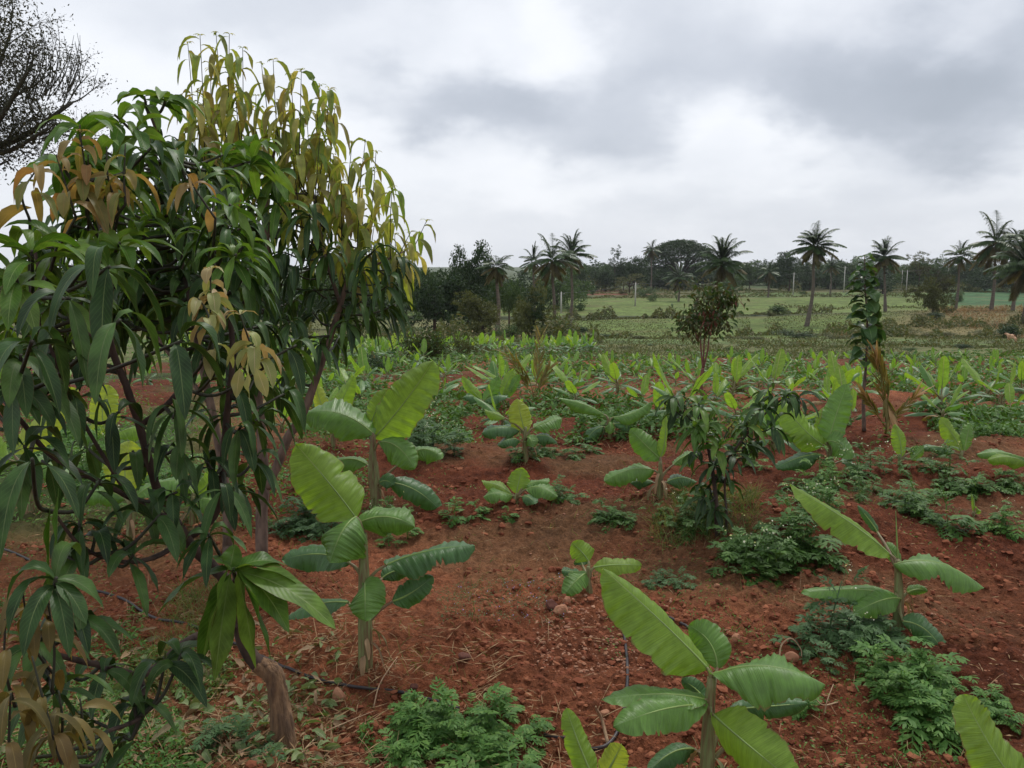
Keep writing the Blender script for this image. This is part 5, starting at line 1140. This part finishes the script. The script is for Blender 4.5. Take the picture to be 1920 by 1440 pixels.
def tree_mesh(kind, seed):
    """unit crowns: about 1 high and 1 wide, standing on the origin"""
    global rng; keep = rng; rng = np.random.default_rng(seed); a, t = Acc(), Acc(); z = np.zeros(3)
    if kind == 'round': bl = [(rng.normal(0, .22), rng.normal(0, .22), rng.uniform(.38, .8), *(rng.uniform(.17, .27, 3))) for _ in range(9)]; crown(a, bl, 7800, .024); limbs_to(t, z, np.array((0, 0, .5)), bl[:6], .022)
    if kind == 'low': bl = [(rng.normal(0, .26), rng.normal(0, .26), rng.uniform(.2, .7), *(rng.uniform(.18, .3, 3))) for _ in range(10)]; crown(a, bl, 7800, .027); limbs_to(t, z, np.array((0, 0, .4)), bl[:5], .03)
    if kind == 'column': bl = [(rng.normal(0, .04), rng.normal(0, .04), zz, .13 * (1.15 - abs(zz - .45)), .13, .12) for zz in np.linspace(.12, .92, 9)]; crown(a, bl, 3000, .016); limbs_to(t, z, np.array((0, 0, .6)), bl[:3], .018)
    if kind == 'bush': bl = [(rng.normal(0, .26), rng.normal(0, .26), rng.uniform(.15, .55), *(rng.uniform(.2, .32, 3))) for _ in range(8)]; crown(a, bl, 2600, .034, shell=.3, clump=.28); limbs_to(t, z, np.array((0, 0, .3)), bl[:5], .02)
    if kind == 'open': bl = [(rng.normal(0, .3), rng.normal(0, .2), rng.uniform(.5, .9), *(rng.uniform(.10, .18, 3))) for _ in range(13)]; crown(a, bl, 3600, .018); limbs_to(t, z, np.array((0, 0, .55)), bl, .02)
    if kind == 'flat': bl = [(rng.normal(0, .28), rng.normal(0, .2), zz, rng.uniform(.2, .34), rng.uniform(.2, .3), .035) for zz in np.linspace(.3, .95, 13)]; crown(a, bl, 5200, .014, clump=.5, up=1.5); limbs_to(t, z, np.array((0, 0, .8)), bl[:8], .012)
    rng = keep; return a, t
TM = {k: [tree_mesh(k, 50 + i * 7 + len(k)) for i in range(n)] for k, n in (('round', 4), ('low', 3), ('column', 2), ('bush', 3), ('open', 2), ('flat', 1))}
_tc = {}
def tree(kind, px, y, top_py, wpx, mt, label, name='tree', base_py=None, group='trees beyond the field', cat='tree', var=None, bark='bark'):
    g = at(px, y); h = zpix(top_py, y) - g[2]; w = wpx / F * y; k = (var if var is not None else rng.integers(99)) % len(TM[kind]); key = (kind, k, mt)
    if key not in _tc:
        o = empty(name, (0, 0, 0), label, cat, group); TM[kind][k][0].build('crown', M[mt], o); TM[kind][k][1].build('trunk', M[bark], o); _tc[key] = o
    else: o = copy_tree(_tc[key])
    o.name = name; o.location = tuple(g - (0, 0, .02 * h)); wd = {'round': 1.0, 'low': 1.1, 'column': .32, 'bush': 1.15, 'open': 1.05, 'flat': 1.1}[kind]
    o.scale = (w / wd, w / wd, h * 1.0); o.rotation_euler = (0, 0, rng.random() * 6.28); tag(o, label, cat, group); return o
# left-centre dark stand
for a_ in [('round', 868, 84, 447, 92, 't_dark', 'tallest dark tree with a knobbly top right of the mango foliage'), ('low', 880, 80, 490, 150, 't_dark', 'broad dark tree filling the base of the tall knobbly tree'),
           ('low', 815, 78, 492, 110, 't_dark', 'dark green tree left of the tall knobbly tree'), ('round', 955, 96, 500, 70, 't_mid', 'mid green tree between the lone palm and the palm pair'),
           ('low', 905, 66, 535, 90, 't_olive', 'olive green tree in front of the dark stand'), ('round', 760, 90, 498, 90, 't_dark', 'dark tree whose top meets the lowest yellow mango shoots'),
           ('round', 700, 95, 505, 110, 't_dark', 'dark tree behind the right mango branch'), ('round', 630, 92, 500, 110, 't_mid', 'tree behind the forked mango trunk'), ('low', 540, 88, 510, 120, 't_dark', 'dark tree seen between mango leaves'),
           ('round', 450, 95, 500, 120, 't_dark', 'tree seen through the middle of the front mango'), ('round', 350, 90, 505, 120, 't_mid', 'green tree behind the front mango crown'), ('low', 250, 95, 500, 120, 't_dark', 'dark tree behind the left mango crown'),
           ('round', 130, 110, 495, 120, 't_mid', 'green tree far behind the left mango crown'), ('round', 20, 120, 490, 110, 't_olive', 'hazy olive tree at the left picture edge below the sky')]:
    tree(*a_)
tree('flat', 742, 38, 545, 130, 't_mid', 'small tree with flat feathery tiers of foliage left of the reddish bush')
tree('bush', 822, 26, 578, 120, 't_red', 'reddish green leafy bush in front of the dark stand', 'bush', cat='bush', group='bushes around the field')
tree('bush', 868, 29, 612, 55, 't_olive', 'lower right shoulder bush beside the reddish bush', 'bush', cat='bush', group='bushes around the field')
tree('open', 660, 24, 575, 60, 't_mid', 'thin sapling with loose leaves right of the forked mango branch', 'sapling', group='saplings')
tree('bush', 705, 20, 655, 70, 't_dark', 'dark rounded tussock bush at the back of the field left', 'bush', cat='bush', group='bushes around the field')
tree('low', 1000, 58, 520, 84, 't_olive', 'vine-covered dead tree below the palm pair', cat='tree'); tree('column', 1002, 57, 540, 44, 't_dark', 'dark leafy pillar of vines on the dead tree trunk', 'climbing_vine', cat='climbing vine', group='vines')
tree('bush', 1045, 60, 590, 62, 't_dark', 'dark green bush at the foot of the vine-covered tree', 'bush', cat='bush', group='bushes around the field')
tree('bush', 960, 62, 596, 70, 't_mid', 'bush left of the vine-covered tree', 'bush', cat='bush', group='bushes around the field')
# tree line
for a_ in [('column', 1152, 262, 459, 24, 't_dark', 'tall narrow column tree, highest left of the umbrella tree'), ('column', 1116, 258, 483, 24, 't_dark', 'shorter narrow column tree left of the tallest column tree'),
           ('round', 1188, 268, 470, 50, 't_dark', 'round dark tree between the column tree and the far small palm'), ('round', 1168, 262, 486, 36, 't_dark', 'low round tree against the tallest column tree'),
           ('low', 1135, 255, 495, 60, 't_dark', 'wide dark tree under the column trees'), ('round', 1092, 262, 492, 44, 't_mid', 'paler tree right of the palm pair'),
           ('low', 1225, 262, 498, 70, 't_dark', 'low dark tree left of the umbrella tree trunk'), ('open', 1180, 225, 512, 70, 't_olive', 'wide olive acacia below the tree line'),
           ('low', 1320, 268, 505, 80, 't_dark', 'low dark tree behind the heavy-crowned palm'), ('round', 1404, 262, 488, 46, 't_mid', 'thin-topped tree right of the heavy-crowned palm'),
           ('round', 1440, 260, 486, 46, 't_dark', 'round dark tree left of the tall leaning palm'), ('round', 1478, 252, 466, 66, 't_dark', 'large round dark tree just left of the tall leaning palm'),
           ('low', 1515, 262, 482, 70, 't_dark', 'dark tree behind the tall leaning palm crown'), ('low', 1565, 270, 481, 70, 't_dark', 'dark tree between the leaning palm and the sapling'),
           ('round', 1610, 275, 480, 60, 't_mid', 'tree behind the top of the big-leaved sapling'), ('low', 1700, 268, 477, 70, 't_mid', 'open-topped grey-green tree right of the curved palm'),
           ('open', 1722, 262, 470, 60, 't_olive', 'feathery pale tree in the right tree line'), ('low', 1755, 272, 474, 60, 't_mid', 'green tree left of the slim palm'),
           ('low', 1815, 262, 474, 80, 't_dark', 'dark tree between the slim palm and the tallest palm'), ('low', 1880, 250, 478, 90, 't_dark', 'dark tree behind the right edge palms'),
           ('round', 1925, 240, 470, 80, 't_dark', 'dark tree at the far right edge'), ('low', 1085, 210, 525, 50, 't_dark', 'dark bushy tree on the terraces below the palm pair'), ('low', 1360, 235, 510, 60, 't_mid', 'tree at the terrace behind the heavy-crowned palm'),
           ('low', 1655, 230, 505, 60, 't_dark', 'dark tree below the curved palm crown'), ('bush', 1210, 215, 535, 50, 't_mid', 'rounded green tree in front of the umbrella tree'), ('low', 1620, 250, 495, 70, 't_dark', 'dark tree just behind the sapling')]:
    tree(*a_)
PENDING = []
for i, px in enumerate(np.linspace(1075, 1940, 34)):
    t_ = tree(['low', 'round', 'low'][i % 3], px + rng.normal(0, 6), rng.uniform(275, 340), rng.uniform(483, 497), rng.uniform(60, 90), ['t_dark', 't_dark', 't_mid'][i % 3],
         '{} low tree from left in the tree line ' + ('left of the umbrella tree' if px < 1220 else 'between umbrella tree and leaning palm' if px < 1510 else 'between leaning palm and slim palm' if px < 1790 else 'behind the right edge palms')); PENDING.append((t_['label'], px, t_))
for i, px in enumerate(np.linspace(-20, 1040, 22)):
    t_ = tree('low', px + rng.normal(0, 9), rng.uniform(130, 190), rng.uniform(488, 500), rng.uniform(80, 120), ['t_dark', 't_mid'][i % 2], '{} distant tree from left in the low skyline ' + ('behind the mango crown' if px < 780 else 'behind the dark stand')); PENDING.append((t_['label'], px, t_))
ordinals(PENDING)
# umbrella-shaped rain tree
g = at(1275, 272); sc = 272 / F; root = empty('umbrella_tree', g, 'wide umbrella-shaped tree on the skyline with bare limbs showing under its dome', 'tree', 'trees beyond the field')
tr, cr_ = Acc(), Acc(); zt = zpix(451, 272); zb = zpix(515, 272); Wd = 66 * sc; top = np.array((g[0] - 2 * sc, g[1], zpix(520, 272)))
tube(tr, smooth_path([g, (g + top) / 2, top], 4), (1.0, .8, .6), 9)
K = 1200; q = rng.normal(0, 1, (K, 2)); q = q / np.linalg.norm(q, axis=1, keepdims=True) * np.sqrt(rng.random(K))[:, None]; rr = np.linalg.norm(q, axis=1); zz = zt - (zt - zpix(487, 272)) * rr ** 2.3 - rng.random(K) ** 1.5 * 1.5
c = np.stack([g[0] + q[:, 0] * Wd, g[1] + q[:, 1] * Wd * .8, zz], -1); c = np.repeat(c, 14, 0) + rng.normal(0, 1, (K * 14, 3)) * (.9, .9, .22); flakes(cr_, c, .32, 1.2, .8)
for i in range(26):
    a_ = i * 2.4; r = rng.uniform(.35, .95); e = np.array((g[0] + math.cos(a_) * r * Wd, g[1] + math.sin(a_) * r * Wd * .8, zt - (zt - zpix(487, 272)) * r ** 2.3 - 1.2)); mid = top * .55 + e * .45 + (0, 0, 1.5 * (1 - r)) + rng.normal(0, .6, 3)
    tube(tr, smooth_path([top - (0, 0, 1.), mid, e], 5), (.42, .22, .06), 5)
    for j in range(3):
        e2 = e + rng.normal(0, 1, 3) * (2.6, 2.6, .5); tube(tr, smooth_path([mid * .5 + e * .5, (mid + e2) / 2 + (0, 0, .4), e2], 3), (.14, .04), 4)
K = 120; a_ = rng.random(K) * 6.28; r = rng.uniform(.5, 1, K); c = np.stack([g[0] + np.cos(a_) * r * Wd, g[1] + np.sin(a_) * r * Wd * .8, rng.uniform(zpix(518, 272), zpix(490, 272), K)], -1); c = np.repeat(c, 12, 0) + rng.normal(0, 1, (K * 12, 3)) * (.9, .9, .35); flakes(cr_, c, .4, 1.0, .8)
tr.build('trunk', M['bark'], root); cr_.build('crown', M['t_dark'], root)
# thorny and field shrubs
tree('open', 1750, 104, 498, 74, 't_sparse', 'brownish thorny tree with several stems right of the curved palm', 'thorny_tree'); tree('low', 1748, 103, 510, 58, 't_olive', 'ivy-like green mass inside the thorny tree', 'vine_mass', cat='climbing vine', group='vines')
BS = 'bushes around the field'
for a_ in [(1450, 130, 566, 56, 't_mid', 'rounded green bush alone in the green field left of the leaning palm'), (1492, 62, 614, 76, 't_dark', 'dark bush at the foot of the tall leaning palm'), (1725, 86, 578, 40, 't_olive', 'small bush left of the thorny tree'),
           (1762, 92, 580, 50, 't_dark', 'dark bush at the base of the thorny tree'), (1745, 50, 650, 70, 't_mid', 'green bush on the rough grass below the brown bank'), (1206, 58, 626, 44, 't_olive', 'small bush at the near edge of the green field'),
           (1128, 60, 622, 52, 't_mid', 'pale bush left end of the near green field'), (1840, 70, 612, 90, 't_scr', 'long low scrub bush on the brown bank'), (1900, 62, 596, 70, 't_dark', 'dark shrub under the right edge palm'),
           (1560, 60, 622, 70, 't_scr', 'scrub right of the leaning palm foot'), (1640, 75, 612, 80, 't_scr', 'brown-green scrub right of the big-leaved sapling'), (1690, 72, 606, 70, 't_scr', 'brown scrub between the sapling and thorny tree'),
           (1760, 68, 614, 80, 't_scr', 'dark brown scrub in the middle of the right bank'), (1080, 66, 606, 60, 't_dark', 'dark bush right of the vine-covered tree foot'), (1420, 58, 628, 60, 't_scr', 'scrub left of the dark bush by the leaning palm'),
           (1885, 50, 640, 60, 't_scr', 'scrub beside the small tan animal'), (1650, 52, 640, 60, 't_scr', 'scrub behind the far right banana rows')]:
    px, y, tp, w, mt, lb = a_; M.setdefault('t_scr', M['scrub']); tree('bush', px, y, tp, w, mt, lb, 'bush', group=BS, cat='bush')
PENDING = []
for i in range(16):
    px = 1050 + i * 55 + rng.normal(0, 14); t_ = tree('bush', px, rng.uniform(34, 50), rng.uniform(640, 652), rng.uniform(22, 52), ['t_scr', 't_olive', 't_mid', 't_dark'][rng.integers(4)], '{} low bush from left on the rough grass beyond the last banana rows', 'bush', group=BS, cat='bush'); PENDING.append((t_['label'], px, t_))
for i in range(14):
    px = 1060 + i * 58 + rng.normal(0, 18); y_ = rng.choice([110, 128, 150, 190, 212, 225]); b_ = 720 - F * math.tan(math.atan((float(height(0., float(y_), False)) - CAMZ) / y_) + R(PITCH))
    t_ = tree(['bush', 'low', 'bush'][i % 3], px, y_ + 0., b_ - rng.uniform(8, 20), rng.uniform(16, 38), ['t_scr', 't_dark', 't_mid'][rng.integers(3)], '{} small shrub from left on the green terraces', 'bush', group=BS, cat='bush'); PENDING.append((t_['label'], px, t_))
ordinals(PENDING)
# hedge lines between the terraces: masses of scrub, nobody could count them
a = Acc()
def hedge(px0, px1, y, wob, n, h, s):
    px = rng.uniform(px0, px1, n); yy = y + wob * (fbm(px / 90, px * 0, 3, 7) - .5) * 2 + rng.normal(0, wob * .25, n); x = (px - 960) / F * yy; z = height(x, yy, False)
    k = fbm(px / 22, px * 0 + y, 3, 9); hh = h * np.clip((k - .36) * 3.6, .02, 1.1) * rng.uniform(.6, 1, n); c = np.stack([x, yy, z + rng.random(n) ** .8 * hh], -1); flakes(a, c, s * rng.uniform(.5, 1.4, n), .6, .8)
for q in [(1040, 1320, 128, 5, 4200, 2.0, .22), (1320, 1560, 134, 6, 1800, 1.3, .22), (1040, 1400, 212, 8, 2200, 1.2, .25), (1400, 1800, 214, 8, 2400, 1.1, .25), (1040, 1500, 236, 6, 2000, 1.6, .28), (1380, 1680, 72, 4, 3000, 1.1, .14), (1560, 1920, 66, 5, 3800, 1.2, .14), (1060, 1400, 60, 3, 1800, .6, .11),
          (560, 1130, 52, 4, 5200, 1.7, .13), (1400, 1950, 44, 4, 2500, .5, .08), (1550, 1950, 84, 5, 3200, 1.1, .15), (1450, 1900, 165, 8, 1600, .8, .2), (1660, 1920, 250, 6, 2400, 3, .3), (1040, 1500, 255, 6, 3000, 4.5, .35), (820, 1060, 66, 3, 2200, 1.2, .14)]: hedge(*q)
tag(a.build('scrub_hedge_cover', M['scrub']), 'rough scrub growing along the terrace edges', kind='stuff')

# ------------------------------------------------------------------ saplings in the field
g = G(1318, 748); D = depth_of(g); root = empty('red_stemmed_tree', g, 'small round-crowned tree on three reddish stems with wine-red young leaves', 'tree', 'saplings')
tr, cr_, wn_ = Acc(), Acc(), Acc(); tube(tr, smooth_path([g, P(1314, 722, D), P(1318, 690, D)], 5), (.035, .028, .024), 8)
for l in ([(1318, 692, 0), (1314, 650, 0), (1312, 600, 0), (1300, 570, .1)], [(1318, 692, 0), (1320, 650, .02), (1322, 605, .05), (1330, 560, 0)], [(1319, 690, 0), (1328, 650, -.02), (1332, 600, 0), (1350, 565, -.1)], [(1310, 640, 0), (1296, 600, .1)]): tube(tr, smooth_path([P(x, y, D + z) for x, y, z in l], 5), (.014, .009, .005), 6)
for (x, y, w) in fill and [(1300, 590, 26), (1330, 580, 34), (1355, 570, 28), (1320, 555, 24), (1345, 548, 20), (1290, 605, 18), (1310, 610, 26), (1345, 600, 24), (1365, 560, 14), (1335, 605, 26)]:
    c = P(x, y, D) + rng.normal(0, 1, (130, 3)) * (1.15, 1.1, .85) * w / 1.75 * D / F; c = c[:115]; e = rdir(115, -.9, .4); blades(cr_, c, e, rng.uniform(.06, .11, 115), .036, 1.4, rng.random(115) * 3, 3, 3, prof_mango, .3, 0)
c = P(1325, 600, D - .15) + rng.normal(0, 1, (50, 3)) * (.07, .07, .10); blades(wn_, c, rdir(50, -1, -.2), .09, .03, 1.4, 0, 3, 3, prof_mango, .3); c = P(1375, 562, D) + rng.normal(0, .04, (12, 3)); blades(wn_, c, rdir(12, -1, -.3), .12, .03, 1.4, 0, 3, 3, prof_mango, .3)
tr.build('trunk', M['twigr'], root); cr_.build('crown', M['t_red'], root); wn_.build('young_foliage', M['t_wine'], root)
# big-leaved upright sapling
g = G(1620, 808); D = depth_of(g); root = empty('big_leaved_sapling', g, 'tall narrow sapling with broad shiny dark leaves up its whole stem', 'sapling', 'saplings'); tr, cr_ = Acc(), Acc()
stem = PP([(1620, 808, D), (1619, 740, D), (1624, 680, D), (1626, 600, D), (1622, 540, D), (1621, 478, D)]); tube(tr, np.vstack([g, stem[1:]]), (.02, .013, .009, .004), 7)
s = np.linspace(0, 1, len(stem)); 
for t in np.linspace(.40, .985, 30):
    q = np.array([np.interp(t, s, stem[:, i]) for i in range(3)]); k = 2 + int(rng.random() < .6); az = rng.random() + np.arange(k) * 6.28 / k; w = (.15 + .09 * rng.random() if t < .8 else .14 * (1.15 - t) / .35 + .04) 
    d_ = np.stack([np.cos(az), np.sin(az), rng.uniform(.1, .7, k)], -1); blades(cr_, q + unit(d_) * .02, d_, w * rng.uniform(.6, 1.15, k), w * .62, rng.uniform(1.0, 2.4, k), rng.normal(0, .3, k), 6, 5, prof_oval, .3, .06)
tr.build('trunk', M['bark2'], root); cr_.build('crown', M['teak'], root)
# small mango tree in the field
g = G(1345, 1005); D = depth_of(g); root = empty('mango_tree', g, 'small straggly mango sapling leaning right in the middle of the field', 'tree', 'mango trees'); lines = []; tr = Acc()
for l, r in (([(1345, 1005, 0), (1343, 950, 0), (1338, 900, 0), (1330, 850, 0), (1318, 800, 0)], (.016, .009)), ([(1340, 900, 0), (1365, 860, 0), (1400, 815, 0), (1440, 770, .05), (1478, 740, .1)], (.009, .005)), ([(1330, 850, .02), (1312, 790, .1), (1290, 755, .2), (1262, 742, .2)], (.007, .004)), ([(1362, 1000, 0), (1362, 960, 0), (1360, 900, 0), (1385, 860, 0)], (.008, .005)), ([(1312, 800, .1), (1318, 760, .2), (1322, 745, .2)], (.006, .004))):
    p = PP([(x, y, D + z) for x, y, z in l]); tube(tr, p, r, 7); lines.append((p, r))
pts, rad = densify(lines); dk, md, tw, yl = Acc(), Acc(), Acc(), Acc()
for (x, y, n) in [(1480, 738, 9), (1455, 742, 9), (1430, 765, 9), (1410, 795, 9), (1400, 830, 8), (1420, 835, 7), (1380, 850, 8), (1350, 890, 9), (1330, 915, 9), (1360, 900, 7), (1315, 930, 8), (1340, 950, 7), (1262, 742, 8), (1285, 765, 8), (1320, 745, 7), (1385, 795, 7), (1450, 800, 6), (1340, 870, 8), (1500, 745, 6), (1300, 850, 6), (1440, 730, 8), (1265, 770, 6)]:
    c = P(x, y, D + rng.uniform(-.12, .15)); ax, _ = twig(tw, pts, rad, c, .003); whorl(dk, c, ax, n, .17, .042, 2.3, (.6, 1.5), nseg=6)
for (x, y, n) in [(1300, 800, 10), (1320, 815, 9), (1345, 835, 8), (1330, 790, 8), (1310, 755, 7), (1400, 790, 5)]:
    c = P(x, y, D - .1); ax, _ = twig(tw, pts, rad, c, .003); whorl(md, c, ax + (0, 0, .4), n, .18, .042, 1.9, (.6, 1.5), nseg=6)
for (x, y) in [(1255, 738), (1378, 788), (1415, 790)]: flush(yl, tw, pts, rad, x, y, D, .06, 7, .06, .02, False)
recol(tw, 1); tr.merge(tw); tr.build('trunk', [M['bark'], M['twig']], root); dk.build('crown', M['m_dark'], root); md.build('fresh_foliage', M['m_mid'], root); yl.build('young_shoot_foliage', M['m_yel'], root)
# rounded dry tuft
g = G(1382, 738); a = Acc(); K = 900; d_ = unit(rdir(K, .05, 1)); blades(a, g + rng.normal(0, .04, (K, 3)) * (1, 1, 0), d_, rng.uniform(.15, .32, K), .006, .5, 0, 3, 2, prof_grass, 0)
tag(a.build('grass_tuft', M['t_olive'], origin=g), 'round brownish grass tuft behind the small mango tree', 'grass tuft')

# ------------------------------------------------------------------ sparse tall tree at the upper left
g = at(-190, 13.5); root = empty('sparse_tree', g, 'tall grey half-bare tree whose twiggy branches reach in at the upper left corner', 'tree', 'tall trees'); D = depth_of(g); br, lf = Acc(), Acc()
def grow(p, d, L, r, lev):
    n = 6; path = [p]
    for i in range(n): d = unit(d + rng.normal(0, .13, 3) + np.array((0, 0, .05 if lev else 0))); path.append(path[-1] + d * L / n)
    path = np.array(path); tube(br, path, (r, r * .5), 6 if lev < 2 else 4); 
    if lev < 4:
        for k in range(4 if lev < 3 else 4):
            i = rng.integers(2, n + 1); dd = unit(d * .8 + rdir(1)[0] * .9 + (0, 0, .15)); grow(path[i], dd, L * rng.uniform(.45, .7), r * .45, lev + 1)
    if lev >= 3:
        t = rng.random(5); 
        if rng.random() < .55: c = path[rng.integers(1, n, 16)] + rng.normal(0, .09, (16, 3)); flakes(lf, c, rng.uniform(.015, .035, 16), 0, .7)
tube(br, smooth_path([g, P(-180, 560, D), P(-130, 400, D), P(-60, 290, D)], 6), (.30, .22, .15), 10)
for (x0, y0, x1, y1, r) in [(-60, 290, 135, 192, .075), (-60, 290, 90, 240, .055), (-90, 330, 60, 120, .07), (-90, 330, 20, 60, .05), (-60, 290, 20, 300, .03), (-100, 330, -40, 60, .06)]:
    p, q = P(x0, y0, D), P(x1, y1, D + rng.normal(0, .6)); pth = smooth_path([p, (p + q) / 2 + (0, 0, -.15), q], 6); tube(br, pth, (r, r * .4), 7)
    for i in range(4, len(pth), 1): grow(pth[i], unit((q - p) * .3 + rdir(1)[0] * 1.0 + (0, 0, .7)), rng.uniform(.4, .85), r * .22, 2)
for (x, y, s, n) in [(0, 110, 40, 1500), (40, 180, 36, 1200), (-10, 210, 45, 1500), (10, 40, 34, 1000), (50, 250, 20, 220), (0, 290, 24, 400)]:
    c = P(x, y, D) + rng.normal(0, 1, (n, 3)) * s * D / F * (1, 1.4, 1); c = c[:int(n * .75)]; flakes(lf, c, rng.uniform(.02, .048, len(c)), 0, .7)
# long bare whips on the outer side
for i in range(46):
    f = rng.random(); p = P(40 + 95 * f, 190 - 30 * rng.random(), D + rng.normal(0, .4)); d_ = unit(np.array((.5 * rng.random() - .05, 0, 1))); e = p + d_ * rng.uniform(.4, 1.15); m_ = (p + e) / 2 + (rng.uniform(.02, .14), 0, 0); tube(br, smooth_path([p, m_, e], 5), (.008, .003), 4)
br.build('trunk', M['bark2'] if False else M['twig'], root); lf.build('crown', M['t_sparse'], root)

# ------------------------------------------------------------------ power poles and wires
PT = {}
def pole(px, y, top_py, label, key):
    g = at(px, y); z = zpix(top_py, y); root = empty('power_pole', g, label, 'pole', 'concrete power poles across the fields'); a = Acc(); tube(a, [g - (0, 0, .2), (g[0], g[1], z)], (.16, .11), 8); a.build('shaft', M['pole'], root)
    a = Acc(); z2 = z - .35; tube(a, [(g[0] - .6, y, z2), (g[0] + .6, y, z2)], (.045,), 6); a.build('crossarm', M['wire'], root)
    for o in (-.5, 0, .5): a = Acc(); b = np.array((g[0] + o, y, z2 if o else z)); tube(a, [b, b + (0, 0, .12), b + (0, 0, .2)], (.05, .06, .03), 6); a.build('insulator', M['pole'], root)
    PT[key] = np.array((g[0], y, z - .1))
pole(1191, 172, 530, 'pale concrete pole standing alone in the green field left of the red-stemmed tree', 'a'); pole(1487, 225, 512, 'concrete pole just left of the tall leaning palm', 'b'); pole(1582, 240, 500, 'concrete pole between the leaning palm and the big-leaved sapling', 'c')
pole(1699, 245, 507, 'nearer of the two concrete poles right of the curved palm', 'd'); pole(1690, 262, 507, 'farther of the two concrete poles right of the curved palm', 'e'); pole(1776, 270, 496, 'far concrete pole left of the slim palm trunk', 'f'); pole(1052, 150, 548, 'short pale pole between the trunks of the palm pair', 'g'); pole(1556, 262, 508, 'thin far pole right of the leaning palm', 'h')
def wire(p, q, label):
    a = Acc(); t = np.linspace(0, 1, 14)[:, None]; c = p * (1 - t) + q * t; c[:, 2] -= 1.6 * 4 * (t * (1 - t))[:, 0] * np.linalg.norm(q - p) / 100
    tube(a, c, (.018,), 4); tag(a.build('power_wire', M['wire'], origin=p), label, 'wire', 'sagging power wires')
wire(PT['a'], PT['b'], 'thin wire from the lone pole to the pole left of the leaning palm'); wire(PT['b'], PT['c'], 'wire passing behind the tall leaning palm trunk'); wire(PT['c'], PT['d'], 'wire from behind the sapling to the near pole of the right pair'); wire(PT['d'], PT['f'], 'wire running right behind the thorny tree'); wire(PT['g'], PT['a'], 'wire from the palm pair to the lone pole')

# ------------------------------------------------------------------ tan calf resting in the scrub
g = at(1898, 52.0); o_me = bpy.data.meshes.new('calf')
vs = [(0, 0, .55), (.28, 0, .58), (.48, 0, .60), (.62, 0, .74), (.74, 0, .80), (.90, 0, .72), (-.30, 0, .56), (-.36, 0, .35), (.40, .10, .32), (.40, .10, .02), (.40, -.10, .32), (.40, -.10, .02), (-.32, .10, .34), (-.36, .10, .18), (-.30, .10, .02), (-.32, -.10, .34), (-.36, -.10, .18), (-.30, -.10, .02), (.72, .12, .83), (.72, -.12, .83)]
ed = [(0, 1), (1, 2), (2, 3), (3, 4), (4, 5), (0, 6), (6, 7), (2, 8), (8, 9), (2, 10), (10, 11), (6, 12), (12, 13), (13, 14), (6, 15), (15, 16), (16, 17), (4, 18), (4, 19)]
rd = [.20, .21, .18, .10, .10, .05, .17, .015, .065, .035, .065, .035, .085, .04, .035, .085, .04, .035, .025, .025]
o_me.from_pydata(vs, ed, []); o = bpy.data.objects.new('calf', o_me); S.collection.objects.link(o); o_me.materials.append(M['hide']); md_ = o.modifiers.new('skin', 'SKIN'); o.modifiers.new('smooth', 'SUBSURF').levels = 1
for v, r in zip(o_me.skin_vertices[0].data, rd): v.radius = (r, r)
o_me.skin_vertices[0].data[0].use_root = True; o.location = tuple(g); o.rotation_euler = (0, 0, R(115)); o.scale = (.62, .62, .62); tag(o, 'small tan calf standing in the rough grass near the right edge', 'calf')

# ------------------------------------------------------------------ thin haze over the valley
hb = Acc(); X0, Z0, Z1 = 2600, -16, 34
V = np.array([(a, b, c) for c in (Z0, Z1) for b in (-X0, X0) for a in (-X0, X0)], float); hb.add(V, [(0, 2, 3, 1), (4, 5, 7, 6), (0, 1, 5, 4), (2, 6, 7, 3), (0, 4, 6, 2), (1, 3, 7, 5)])
hm, ht = mat('haze_air'); pv = nd(ht, 'ShaderNodeVolumePrincipled'); pv.inputs['Density'].default_value = HAZE; pv.inputs['Color'].default_value = (.92, .95, 1, 1); pv.inputs['Anisotropy'].default_value = .2
ho = nd(ht, 'ShaderNodeOutputMaterial'); ht.links.new(pv.outputs[0], ho.inputs['Volume'])
tag(hb.build('haze', hm, smooth=False), 'thin pale haze in the valley air', kind='stuff')
